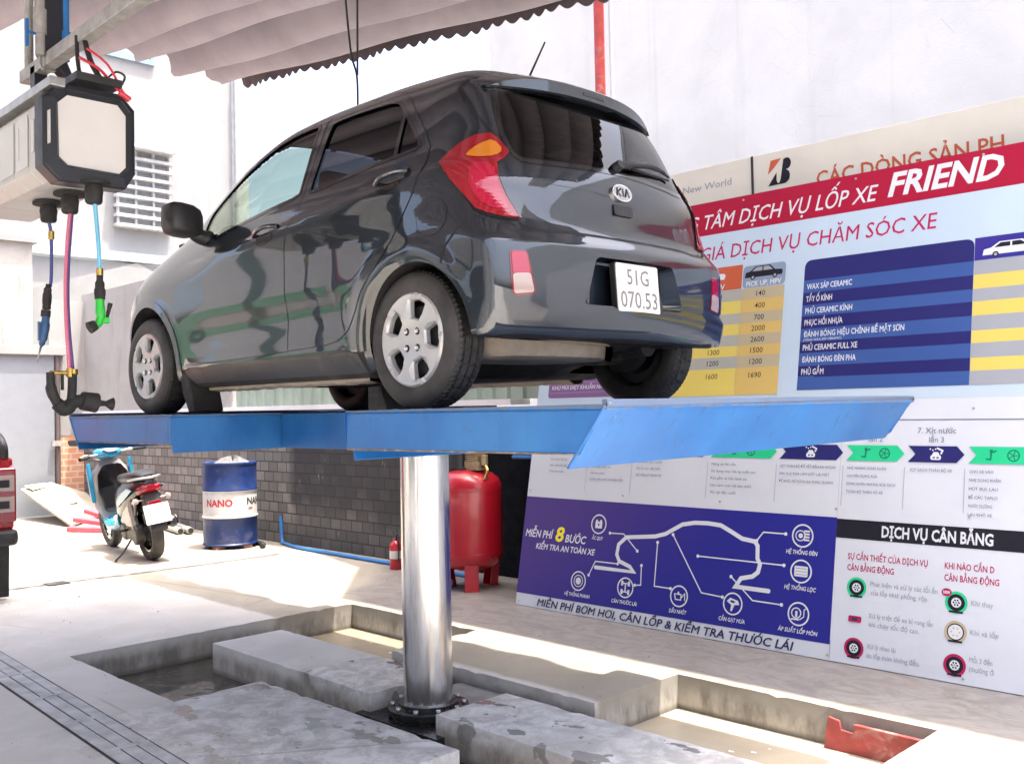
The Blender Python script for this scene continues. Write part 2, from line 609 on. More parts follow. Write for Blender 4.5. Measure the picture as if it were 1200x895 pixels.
# ------------------------------------------------------------------ walls
def brick_mat():
    n = NT('dark_brick')
    x, y, z = n.xyz()
    cmb = n.n('CombineXYZ')
    n.set(cmb, 0, x); n.set(cmb, 1, z)
    b = n.n('TexBrick')
    n.set(b, 'Vector', cmb.outputs[0])
    n.set(b, 'Color1', (.105, .102, .098)); n.set(b, 'Color2', (.235, .22, .205)); n.set(b, 'Mortar', (.028, .026, .025))
    b.inputs['Scale'].default_value = 1
    b.inputs['Mortar Size'].default_value = .008
    b.inputs['Brick Width'].default_value = .185
    b.inputs['Row Height'].default_value = .112
    b.inputs['Bias'].default_value = -.1
    v = n.mix(n.ramp(n.noise(7, 6, .7), .3, .75, 0, .6), b.outputs[0], (.10, .095, .09))
    # far darker beyond a ragged upright edge, most of all higher up
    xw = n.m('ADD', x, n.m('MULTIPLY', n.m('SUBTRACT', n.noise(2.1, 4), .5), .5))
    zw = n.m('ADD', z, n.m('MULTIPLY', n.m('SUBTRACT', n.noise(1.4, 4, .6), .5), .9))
    dark_zone = n.m('MULTIPLY', n.ramp(xw, -5.55, -5.35), n.ramp(zw, .2, .6, .6, .97))
    v = n.mix(n.m('MULTIPLY', dark_zone, .86), v, (.009, .009, .012))
    scr = n.m('MULTIPLY', n.ramp(n.noise(6, 5, .7, vec=n.map((1.6, 1, .5))), .66, .72), .45)
    v = n.mix(scr, v, (.30, .29, .28))
    n.col(v)
    n.p(Roughness=.8)
    n.bump(b.outputs['Fac'], -.6, .01)
    return n.mat
MAT['dark_brick'] = brick_mat()
def orange_mat():
    n = NT('orange_brick')
    x, y, z = n.xyz()
    cmb = n.n('CombineXYZ')
    n.set(cmb, 0, n.m('ADD', y, x)); n.set(cmb, 1, z)
    b = n.n('TexBrick')
    n.set(b, 'Vector', cmb.outputs[0])
    n.set(b, 'Color1', (.55, .24, .13)); n.set(b, 'Color2', (.62, .31, .18)); n.set(b, 'Mortar', (.62, .48, .38))
    b.inputs['Scale'].default_value = 1
    b.inputs['Mortar Size'].default_value = .012
    b.inputs['Brick Width'].default_value = .2
    b.inputs['Row Height'].default_value = .09
    n.col(n.mix(n.ramp(n.noise(5, 6, .7), .45, .75, 0, .5), b.outputs[0], (.70, .58, .50)))
    n.p(Roughness=.85)
    n.bump(b.outputs['Fac'], -.4, .01)
    return n.mat
MAT['orange_brick'] = orange_mat()

def rough_wall(name, c, stain, sc=1.2, amt=.6):
    n = NT(name)
    f = n.noise(sc, 7, .65, dist=.3)
    g = n.noise(sc*2.2, 8, .7, vec=n.map((1.5, 1.5, .25)))
    v = n.mix(n.ramp(f, .35, .7), c, tuple(x*.86 for x in c))
    v = n.mix(n.ramp(g, .55, .74, 0, amt), v, stain)
    drip = n.ramp(n.noise(sc*3, 6, .6, vec=n.map((2.2, 2.2, .06))), .56, .70, 0, .35)
    v = n.mix(drip, v, tuple(x*.72 for x in c))
    vo = n.n('TexVoronoi', feature='DISTANCE_TO_EDGE')
    n.set(vo, 'Vector', n.map((.5, .5, .45), (.2, .1, .3)))
    ck = n.m('MULTIPLY', n.ramp(vo.outputs[0], .006, .0), n.ramp(n.noise(.9, 3), .5, .6))
    v = n.mix(n.m('MULTIPLY', ck, .5), v, tuple(x*.55 for x in c))
    n.col(v)
    n.p(Roughness=.9)
    n.bump(n.noise(30, 6, .7), .3, .01)
    return n.mat
MAT['tower_wall'] = rough_wall('painted_tower_wall', (.515, .515, .518), (.445, .445, .45), .55, .45)
MAT['left_wall'] = rough_wall('pale_house_wall', (.29, .29, .292), (.235, .232, .228), .7, .5)
MAT['yard_wall'] = rough_wall('stained_yard_wall', (.33, .325, .315), (.20, .19, .18), 1.3, .6)
MAT['grey_render'] = rough_wall('grey_cement_render', (.27, .275, .275), (.21, .21, .21), 1.5, .5)

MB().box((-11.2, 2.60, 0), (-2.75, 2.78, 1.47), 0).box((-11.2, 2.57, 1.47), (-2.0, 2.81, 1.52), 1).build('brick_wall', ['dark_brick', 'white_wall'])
tag(bpy.data.objects['brick_wall'], 'dark block wall with pale coping behind the lift and blue drum', 'wall')
# near black panel added for the shade in the gap beside the signboard
sh = empty('dark_gap_panel', (-1.2, 2.62, 0), (0, 0, 0), 'near black panel standing for the shade in the gap between red tank and signboard', 'dark_panel')
mb = MB()
for k in range(17):
    mb.box((-1.54, .004*(k % 2), .0+.085*k), (2.8, .05, .085*k+.085))
mb.build('slats', simple('gap_black', (.006, .007, .010), .85, spec=.1), sh)
MB().tube([(-.78, -.05, 1.03), (.0, -.06, 1.035), (1.5, -.05, 1.03)], .018, 8).build('pipe', 'blue_plastic', sh)
mb = MB()
mb.box((-11.3, 2.62, 1.52), (-6.85, 2.76, 3.3), 0)
tag(mb.build('yard_wall', 'yard_wall'), 'scribbled white plaster wall standing on the dark block wall', 'wall')
def scribble():
    w = bpy.data.objects['yard_wall']
    mb = MB()
    def st(pts, r=.006):
        mb.tube(pts, r, 5, sub=5)
    y = 2.616
    st([(-8.9+.16*math.cos(t)*(1-.05*t), y, 1.66+.12*math.sin(t)) for t in np.linspace(0, 7, 16)])
    st([(-7.95, y, 1.62), (-7.9, y, 1.85), (-7.72, y, 1.63), (-7.68, y, 1.86)])
    st([(-7.50+.07*math.cos(t), y, 1.69+.07*math.sin(t)) for t in np.linspace(0, 6, 12)])
    st([(-7.42, y, 1.76), (-7.41, y, 1.62), (-7.36, y, 1.63)])
    st([(-8.3, y, 1.75), (-8.2, y, 1.87), (-8.1, y, 1.74)])
    mb.build('scribble', simple('charcoal', (.22, .22, .23), .9), w)
scribble()

def corrugated():
    n = NT('pale_green_sheet')
    n.col(n.mix(n.ramp(n.noise(3, 6, .6), .35, .7), (.26, .325, .265), (.33, .39, .325)))
    n.p(Roughness=.45)
    mb = MB()
    L, per = 6.6, .19
    k = int(L/per)
    prof = [(0, 0), (.05, 0), (.065, .03), (.10, .03), (.115, 0), (.19, 0)]
    pts = [(-6.8+i*per+a, b) for i in range(k) for a, b in prof[:-1]]
    V, F = [], []
    for x, d in pts:
        V += [(x, 2.70-d, 1.52), (x, 2.70-d, 2.55)]
    for i in range(len(pts)-1):
        F.append((2*i, 2*i+2, 2*i+3, 2*i+1))
    mb.add(V, F)
    o = mb.build('corrugated_fence', n.mat, solid=.003)
    tag(o, 'pale green ribbed metal sheet fence seen under the car', 'fence')
corrugated()

# far left corner of the yard
t = empty('orange_brick_wall', (-11.2, 2.4, 0), (0, 0, 0), 'bare orange brick wall patch below white plaster beside the gate', 'wall')
MB().box((-.15, -.30, 0), (0, .34, 1.17)).build('brickwork', 'orange_brick', t)
MB().box((-.12, -.30, 1.17), (.006, .34, 3.2)).build('plaster', 'yard_wall', t)
t = empty('steel_gate', (-11.12, .1, 0), (0, 0, 0), 'plain pale grey sheet steel gate beside the orange brick', 'gate')
MB().box((-.05, -3.4, 0), (0, 2.04, 2.36)).build('sheet', simple('gate_paint', (.235, .255, .285), .45, var=.04), t)
MB().box((-.16, -3.4, 2.36), (.06, 2.2, 2.50)).build('head', 'yard_wall', t, bevel=.01)
pole = MB().cyl((0, 2.09, 0), (0, 2.09, 2.36), .035, n=12).build('gate_post', simple('dark_iron', (.10, .08, .08), .6), t)
MB().box((.03, 1.98, 1.02), (.09, 2.1, 1.1)).build('latch', 'galv', t)
t = empty('ruined_wall', (-12.6, 1.0, 0), (0, 0, 0), 'stained white wall stub with rusty streaks above the gate', 'wall')
prof = [(-3.2, 0), (1.35, 0), (1.35, 4.25), (.9, 4.27), (.2, 4.3), (-.6, 4.24), (-3.2, 4.3)]
MB().prism(prof, -.4, 0, axis='X').build('masonry', rough_wall('streaked_plaster', (.42, .40, .37), (.13, .10, .08), 1.1, .85), t)
MB().box((-.5, -3.2, 4.25), (.08, 1.42, 4.33)).build('capping', 'grey_render', t)
t = empty('gable_wall', (-14.2, 3.2, 0), (0, 0, 0), 'low grey cement gable with pale blue ledge behind the yard wall', 'wall')
MB().prism([(-2.5, 0), (2.6, 0), (2.6, 3.9), (1.6, 4.35), (-.4, 3.7), (-2.5, 3.9)], -.25, 0, axis='X').build('render', 'grey_render', t)
MB().box((-.3, -2.5, 4.36), (.02, 4.0, 4.48)).build('ledge', simple('pale_blue_ledge', (.36, .42, .47), .7), t)

# ------------------------------------------------------------------ far buildings
t = empty('white_house', (-18, 0, 0), (0, 0, 0), 'tall pale plastered house with barred louvre window behind the yard', 'building')
MB().box((-7, -9, 0), (0, 8.95, 15)).build('wall', 'left_wall', t)
MB().box((-.12, 9.0, 0), (-.02, 9.02, .1)).box((-.4, 8.95, 0), (.1, 9.35, 15)).build('corner_pier', simple('corner_white', (.44, .46, .48), .8), t)
MB().tube([(.16, 9.02, 0), (.16, 9.02, 9.8)], .07, 10).build('drainpipe', simple('drain_grey', (.42, .43, .44), .5), t)
MB().box((0, 4.0, 5.02), (.14, 8.95, 5.16)).build('string_course', simple('course_blue', (.36, .42, .47), .8), t)
w = MB()
for a, b in ((5.25, 6.95),):
    w.box((0, a, 9.62), (.07, b, 9.74)).box((0, a, 10.9), (.07, b, 11.0)).box((0, a, 9.74), (.07, a+.1, 10.9)).box((0, b-.1, 9.74), (.07, b, 10.9)).box((0, 6.02, 9.74), (.07, 6.14, 10.9))
wf = w.build('window', simple('blue_frame', (.20, .28, .40), .5), t)
MB().box((.0, 5.35, 9.74), (.02, 6.85, 10.9)).build('pane', simple('sky_pane', (.26, .34, .44), .08), wf)
MB().box((-.02, 6.05, 5.72), (.02, 7.2, 7.52)).build('louvre_opening', simple('louvre_shade', (.30, .32, .35), .8), t)
mb = MB()
for k in range(9):
    z = 5.74+.222*k
    mb.box((.02, 5.95, z), (.22, 7.3, z+.07))
for yy in (6.0, 6.42, 6.84, 7.24):
    mb.box((.05, yy, 5.72), (.12, yy+.05, 7.55))
mb.build('window_grille', simple('white_bars', (.50, .50, .50), .6), t)
mb = MB()
for k in range(30):
    mb.tube([(.2, 5.95+1.35*k/30, 7.60), (.45, 5.95+1.35*k/30, 7.52)], .03, 6)
mb.box((.0, 5.9, 7.58), (.25, 7.35, 7.68)).build('window_awning', simple('tin_white', (.46, .46, .46), .5), t)

t = empty('tower_block', (-8.78, 9, 0), (0, 0, 0), 'blank white rendered side of a tall building behind the signboard', 'building')
MB().box((0, 0, 0), (30, 9, 9)).build('wall', 'tower_wall', t)
MB().box((-.05, -.05, 8.95), (30.05, 9.05, 9.15)).build('parapet', 'tower_wall', t)

# street side, behind the photographer (seen only mirrored in the paint)
t = empty('workshop', (-3, -6.7, 0), (0, 0, 0), 'grey workshop front with dark open bay facing the wash yard', 'building')
MB().box((-9, -.3, 0), (-3.2, 0, 4.2)).box((4.4, -.3, 0), (14, 0, 4.2)).box((-3.2, -.3, 2.9), (4.4, 0, 4.2)).build('wall', simple('workshop_paint', (.42, .43, .44), .8), t)
MB().box((-3.2, -4, 0), (4.4, -3.8, 2.9)).build('bay', simple('bay_dark', (.035, .04, .045), .8), t)
MB().box((-9.0, 0.02, 1.0), (-5.0, .1, 2.3)).build('notice', simple('green_notice', (.12, .32, .20), .6), t)
mb = MB()
for x in (-7, -3.2, .6, 4.4, 9):
    MB().box((x-.07, .02, 0), (x+.07, .2, 4.2)).build('column', bpy.data.materials.get('dark_green_steel') or simple('dark_green_steel', (.03, .07, .06), .5), t)

# ------------------------------------------------------------------ awning
def awning():
    n = NT('mauve_awning_cloth')
    f = n.noise(2, 5, .6)
    c = n.mix(n.ramp(f, .3, .7), (.125, .107, .111), (.163, .141, .146))
    n.col(c)
    n.p(Roughness=.85)
    tr = n.n('BsdfTranslucent')
    n.set(tr, 'Color', n.mix(n.ramp(f, .3, .7), (.155, .138, .148), (.19, .17, .18)))
    mx = n.n('MixShader')
    mx.inputs[0].default_value = .22
    n.t.links.new(n.b.outputs[0], mx.inputs[1])
    n.t.links.new(tr.outputs[0], mx.inputs[2])
    n.t.links.new(mx.outputs[0], n.out.inputs[0])
    XE, YF, per, A = -3.98, 1.165, .365, .25
    MAT['valance'] = simple('backlit_mauve_valance', (.105, .088, .096), .9, var=.15, scale=3)  # same cloth darkened in its colour, as it hangs against the light
    t = empty('retractable_awning', (XE, YF, 4.6), (0, 0, 0), 'mauve wavy cloth awning hanging in folds over the wash bay', 'awning')
    def zz(x, y):
        u = (-y/per) % 1
        k = int(-y/per)
        q = abs(2*u-1)
        a = A*(1+.12*math.sin(k*2.3))
        return -.127*x - a*(1-q**2.0) + .012*math.sin(3*x+k)
    mb = MB()
    L, W = 6.7, 7.3
    mb.grid(lambda u, v: (L*u+.05*math.sin(40*W*v)*(u < .001), -W*v, zz(L*u, -W*v)), 30, 20*12)
    mb.build('cloth', n.mat, t)
    # hanging scalloped valance along the far edge
    mb = MB()
    def val(u, v):
        x = L*u
        h = .20 + .035*abs(math.sin(math.pi*x/.125))
        rip = .018*math.sin(11*x)+.02*math.sin(4.3*x+1)*v
        return (x, .012+rip*v+.03*v, -.127*x - h*v)
    mb.grid(val, 560, 5)
    mb.build('valance', MAT['valance'], t)
    mb = MB()
    def val2(u, v):
        y = -W*u
        h = .22 + .035*abs(math.sin(math.pi*y/.125))
        return (L+.02+.018*math.sin(11*y)*v, y, -.127*L - h*v)
    mb.grid(val2, 560, 4)
    mb.build('valance', MAT['valance'], t)
    mb = MB()
    k = 0
    while k*per < W:
        mb.tube([(0, -k*per, .01), (L, -k*per, -.127*L+.01)], .014, 6, smooth_path=False)
        k += 1
    mb.build('rod', 'galv', t)
    # pull cords
    mb = MB()
    mb.tube([(3.66, -1.46, -.62), (3.69, -1.465, -.95), (3.735, -1.465, -1.30), (3.785, -1.465, -1.45), (3.786, -1.465, -1.66)], .0055, 6)
    mb.tube([(3.80, -1.46, -.62), (3.80, -1.465, -1.0), (3.79, -1.465, -1.44)], .0055, 6)
    mb.build('pull_cord', 'black_plastic', t)
    return t
awning()

def shade_sheet():  # unseen sheet, outlined to throw shade on the floor before the board
    t = empty('overhead_shade_sheet', (0, 0, 6), (0, 0, 0), 'unseen flat sheet added high over the wall to shade the signboard', 'shade_sheet')
    P = [(-1.2, 1.78), (8, 1.78), (8, 3.2), (-4.2, 3.4), (-4.1, 3.2), (-2.3, 2.75)]
    MB().prism(P, 0, .03).build('sheet', 'galv', t)
    m = MB()
    m.box((-1, 2.9, -.06), (8, 2.96, -.002))
    m.box((6.97, 2.961, -.06), (7.03, 8.999, -.002))
    m.build('frame', 'galv', t)
shade_sheet()
# ================================================================== CAR LIFT
HP = 1.44                                             # top of the raised platform
def blue_paint():
    n = NT('blue_lift_paint')
    x, y, z = n.xyz()
    f = n.noise(2.2, 6, .65)
    base = n.mix(n.ramp(f, .3, .7), (.010, .105, .33), (.018, .15, .42))
    chalk = n.ramp(n.noise(1.1, 5, .6), .42, .7, 0, .45)
    base = n.mix(chalk, base, (.055, .215, .44))
    # runs of grime from the deck and scuffing along the top edge
    run = n.ramp(n.noise(12, 6, .7, vec=n.map((1, 1, .10))), .55, .72, 0, .5)
    base = n.mix(n.m('MULTIPLY', run, n.ramp(z, 1.25, 1.44, .25, 1.)), base, (.012, .055, .13))
    edge = n.m('ADD', z, n.m('MULTIPLY', n.noise(34, 5, .7), .05))
    base = n.mix(n.ramp(edge, 1.452, 1.462, 0, .7), base, (.13, .14, .15))
    chip = n.m('MULTIPLY', n.ramp(n.noise(46, 4, .65), .69, .71), n.ramp(n.noise(3.1, 3), .5, .62))
    base = n.mix(n.m('MULTIPLY', chip, .9), base, (.50, .49, .47))
    rust = n.m('MULTIPLY', n.ramp(n.noise(21, 6, .7), .64, .68), n.ramp(n.noise(2.3, 3, vec=n.map((1, 1, 1), (0, 0, 0), (5, 1, 2))), .5, .62))
    base = n.mix(n.m('MULTIPLY', rust, .85), base, (.13, .05, .022))
    n.col(base)
    n.p(Roughness=n.mix(run, n.ramp(f, .3, .7, .3, .45), (.6, .6, .6)))
    n.bump(n.m('SUBTRACT', n.noise(9, 4), n.m('MULTIPLY', chip, .8)), .12, .004)
    return n.mat
MAT['lift_blue'] = blue_paint()
MAT['rust_edge'] = simple('rusty_edge', (.20, .16, .13), .8, var=.4, scale=20, dirt=((.55, .55, .53), .5))
def lift():
    t = empty('car_lift', (0, 0, 0), (0, 0, 0), 'blue single post wash lift raised on a polished steel piston', 'car lift')
    W = 1.067
    def pad(s):
        """hollow pad: side flanges, an upright plate inside, a sloping plate outside"""
        xi, xo = .735*s, 2.035*s
        mb = MB()
        top = HP
        mb.box((min(xi, xo), -W, top-.012), (max(xi, xo), W, top), 0)
        # kerb lip along the outer end
        mb.prism([(xo-.02*s, top), (xo, top), (xo+.004*s, top+.018), (xo-.02*s, top+.018)], -W, W, axis='Y')
        for y in (-W, W-.008):
            mb.prism([(xi, top-.012), (xo-.012*s, top-.012), (xo-.105*s, 1.296), (xi, 1.292)], y, y+.008, axis='Y')
        mb.prism([(xi, top-.012), (xi+.008*s, top-.012), (xi+.05*s, 1.25), (xi+.042*s, 1.25)] if s > 0 else
                 [(xi, top-.012), (xi+.008*s, top-.012), (xi+.008*s, 1.25), (xi, 1.25)], -W+.0085, W-.0085, axis='Y')
        # sloping outer plate, deeper than the side flanges, a little shallower to the far side
        V = [(xo-.001*s, -W-.004, top-.001), (xo-.001*s, W, top-.001), (xo-.135*s, W, 1.268), (xo-.152*s, -W-.004, 1.248)]
        V += [(a-.01*s, b, c+.004) for a, b, c in V]
        mb.add(V, [(0, 1, 2, 3), (7, 6, 5, 4), (0, 4, 5, 1), (1, 5, 6, 2), (2, 6, 7, 3), (3, 7, 4, 0)])
        for y in (-.42, .42):
            mb.box((min(xi, xo)+.06, y-.04, 1.31), (max(xi, xo)-.12, y+.04, top-.0125))
        m3 = mb
        rnd = random.Random(2)
        for k in range(12):
            for j in range(9):
                x, y = min(xi, xo)+.06+k*.1, -W+.12+j*.23
                a = R(45 if (k+j) % 2 else -45)
                c, q = math.cos(a)*.03, math.sin(a)*.03
                m3.add([(x-c-q*.2, y-q+c*.2, top), (x+c-q*.2, y+q+c*.2, top), (x+c+q*.2, y+q-c*.2, top), (x-c+q*.2, y-q-c*.2, top), (x, y, top+.004)], [(0, 1, 4), (1, 2, 4), (2, 3, 4), (3, 0, 4)])
        o = mb.build('pad', 'lift_blue', t, bevel=.004)
        for y in (-W-.002, W-.004):
            m2 = MB()
            m2.prism([(xi+.01*s, 1.2965), (xo-.11*s, 1.2965), (xo-.108*s, 1.2925), (xi+.01*s, 1.2885)], y, y+.006, axis='Y')
            m2.build('edge_wear', 'rust_edge', o)
        return o
    pad(1)
    pad(-1)
    mb = MB()
    for y in (-.445, .437):
        mb.box((-.727, y, 1.252), (.727, y+.008, HP-.006))
    mb.box((-.727, -.437, HP-.014), (.727, .437, HP-.006))
    mb.box((-.727, -.2, 1.26), (.727, .08, 1.30))
    mb.build('cross_frame', 'lift_blue', t, bevel=.003)
    # piston
    po = MB()
    po.lathe([(.125, -.055), (.125, 1.26)], 64, M=Matrix.Translation((0, -.06, 0)))
    n = NT('polished_piston')
    sc_ = n.noise(26, 5, .7, vec=n.map((3, 3, .25)))
    n.col(n.mix(n.ramp(sc_, .45, .7), (.66, .66, .67), (.50, .49, .47)))
    n.p(Metallic=1., Roughness=n.ramp(n.noise(3, 5, .6, vec=n.map((4, 4, .6))), .3, .7, .15, .27))
    p = po.build('piston', n.mat, t)
    fl = MB()
    M = Matrix.Translation((0, -.06, 0))
    fl.lathe([(.126, -.03), (.15, -.03), (.152, -.052), (.205, -.052), (.205, -.085), (.19, -.085), (.19, -.4)], 48, M=M)
    fl.box((-.30, -.30, -.42), (.34, .385, -.098))
    f = fl.build('flange', simple('oily_black_steel', (.03, .03, .032), .28, .4, var=.3), p, bevel=.003)
    for k in range(10):
        a = 2*math.pi*k/10+.2
        b = MB()
        b.cyl((.18*math.cos(a), -.06+.18*math.sin(a), -.055), (.18*math.cos(a), -.06+.18*math.sin(a), -.034), .012, n=6)
        b.build('bolt', 'steel', f)
    c = MB().box((-.24, -.08, -.30), (.70, .386, -.075))
    c.build('cover_plate', simple('damp_cement', (.22, .215, .205), .6, var=.25, scale=7, bump=.3), p, bevel=.006)
    return t
lift()
def chock(x, y, sc=1.):
    t = empty('wheel_chock', (x, y, HP), (0, 0, 0), 'black perforated wheel chock behind the near rear tyre', 'wheel chock')
    mb = MB()
    mb.box((-.085, -.06, .0), (.0, .06, .105))
    mb.prism([(-.0, .0), (.05, .0), (.0, .10)], -.06, .06, axis='Y')
    mb.build('block', 'black_rubber', t, bevel=.008)
    h = MB()
    for a in range(4):
        for b in range(3):
            h.cyl((-.07+.022*a, -.0615, .025+.026*b), (-.07+.022*a, -.060, .025+.026*b), .006, n=8)
    h.build('hole', 'under_black', t)
chock(.50, -.66)

# red steel plate dropped in the rear pit
def red_plate():
    n = simple('worn_red_steel', (.33, .055, .05), .6, var=.3, scale=9, dirt=((.42, .33, .30), .7), bump=.3)
    mb = MB()
    out = [(1.565, -.24), (1.60, -.035), (1.655, -.045), (1.663, -.085), (1.72, -.09), (1.735, -.045), (2.055, -.048), (2.07, -.24)]
    mb.prism(out, 1.035, 1.05, axis='Y')
    mb.prism([(1.73, -.042), (2.05, -.046), (2.05, -.052), (1.73, -.05)], 1.02, 1.0345, axis='Y')
    o = mb.build('steel_plate', n, bevel=.003)
    tag(o, 'chipped red steel plate with a notch leaning in the muddy rear pit', 'steel plate')
red_plate()
# ================================================================== SIGNBOARD
def flat(name, c, rough=.55, var=.03):
    return simple(name, c, rough, var=var, scale=1.4, spec=.2)
NAVY = flat('board_navy', (.019, .019, .125))
INDIGO = None
def indigo():
    n = NT('board_indigo')
    x, y, z = n.xyz()
    t = n.ramp(n.m('ADD', n.m('MULTIPLY', x, -.5), n.m('MULTIPLY', y, .6)), .05, 1.0)
    n.col(n.mix(t, (.020, .021, .23), (.070, .040, .20)))
    n.p(Roughness=.5)
    n.b.inputs['Specular IOR Level'].default_value = .2
    return n.mat
BM = {'white': simple('board_white', (.56, .59, .65), .5, var=.03, scale=1.4, spec=.2, dirt=((.40, .39, .38), .22)), 'sky': flat('board_pale_blue', (.44, .545, .65)), 'red': flat('board_red', (.33, .005, .032)),
      'pink': flat('board_magenta', (.40, .012, .085)), 'navy': NAVY, 'blue': flat('board_blue', (.040, .088, .28)), 'indigo': indigo(),
      'ink': flat('board_ink', (.035, .035, .10)), 'black': flat('board_black', (.012, .012, .02)), 'grey': flat('board_grey', (.30, .32, .36)),
      'green': flat('board_green', (.02, .50, .23)), 'dkgreen': flat('board_dark_green', (.01, .16, .09)), 'yellow': flat('board_yellow', (.62, .50, .12)), 'tan': flat('board_tan', (.56, .40, .13)),
      'khaki': flat('board_khaki', (.36, .36, .32)), 'sand': flat('board_sand', (.42, .36, .24)), 'violet': flat('board_violet', (.20, .10, .24)), 'lemon': flat('board_lemon', (.80, .68, .05)),
      'orange': flat('board_orange', (.48, .10, .045)), 'line': flat('board_line', (.15, .17, .26)), 'cloud': flat('board_cloud', (.60, .62, .66)), 'slate': flat('board_slate', (.22, .28, .38))}
BK = list(BM)
BL = [BM[k] for k in BK]
class Ink(MB):
    """flat printed shapes, each on its own hair-thin layer"""
    def __init__(s):
        super().__init__()
        s.k = 0
        s.base = .0015
    def z(s, lift=None):
        s.k += 1
        return (lift if lift is not None else s.base) + s.k*2e-5
    def poly(s, pts, c, l=None):
        A = sum(pts[i-1][0]*pts[i][1]-pts[i][0]*pts[i-1][1] for i in range(len(pts)))
        z = s.z(l)
        return s.add([(a, b, z) for a, b in (pts if A > 0 else pts[::-1])], [tuple(range(len(pts)))], BK.index(c))
    def rect(s, a, b, c, d, col, l=None, r=0):
        p = [(a, b), (c, b), (c, d), (a, d)]
        return s.poly(fillet(p, r) if r else p, col, l)
    def disc(s, x, y, r, col, l=None, n=28, ry=None):
        return s.poly([(x+r*math.cos(t), y+(ry or r)*math.sin(t)) for t in np.linspace(0, 2*math.pi, n+1)[:-1]], col, l)
    def ring(s, x, y, r, w, col, l=None, n=28):
        V, F = [], []
        z = s.z(l)
        for k in range(n):
            t = 2*math.pi*k/n
            V += [(x+r*math.cos(t), y+r*math.sin(t), z), (x+(r-w)*math.cos(t), y+(r-w)*math.sin(t), z)]
        F = [(2*k, (2*k+2) % (2*n), (2*k+3) % (2*n), 2*k+1) for k in range(n)]
        return s.add(V, F, BK.index(col))
    def stroke(s, pts, w, col, l=None, cap=True):
        P = [Vector((a, b)) for a, b in pts]
        z = s.z(l)
        V = []
        for i, p in enumerate(P):
            d0 = (p-P[i-1]).normalized() if i else (P[1]-p).normalized()
            d1 = (P[i+1]-p).normalized() if i < len(P)-1 else d0
            nrm = Vector((-(d0+d1).y, (d0+d1).x)).normalized()
            k = w/2/max(.5, nrm.dot(Vector((-d0.y, d0.x))))
            V += [(p.x-nrm.x*k, p.y-nrm.y*k, z), (p.x+nrm.x*k, p.y+nrm.y*k, z)]
        s.add(V, [(2*i, 2*i+2, 2*i+3, 2*i+1) for i in range(len(P)-1)], BK.index(col))
        if cap:
            for p in (P[0], P[-1]):
                s.disc(p.x, p.y, w/2, col, l, 12)
        return s
    def text(s, t, x0, y0, cap, x1=None, col='ink', l=None, **kw):
        letters(s, t, x0, y0, cap, x1, BK.index(col), s.z(l), **kw)
        return s
    def car(s, x, y, L, H, body, glass='black', tyre='black', l=None):
        f = lambda *q: [(x+a*L, y+b*H) for a, b in q]
        s.poly(f((0, .2), (.98, .2), (1, .45), (.97, .58), (.80, .62), (.66, 1), (.28, 1), (.14, .66), (.02, .58)), body, l)
        s.poly(f((.19, .64), (.30, .93), (.46, .93), (.46, .64)), glass, l)
        s.poly(f((.49, .64), (.49, .93), (.63, .93), (.74, .64)), glass, l)
        for a in (.22, .80):
            s.disc(x+a*L, y+.2*H, .19*H, tyre, l)
            s.disc(x+a*L, y+.2*H, .10*H, 'grey', l)
LINK = dict(bold=.004, shear=.22)
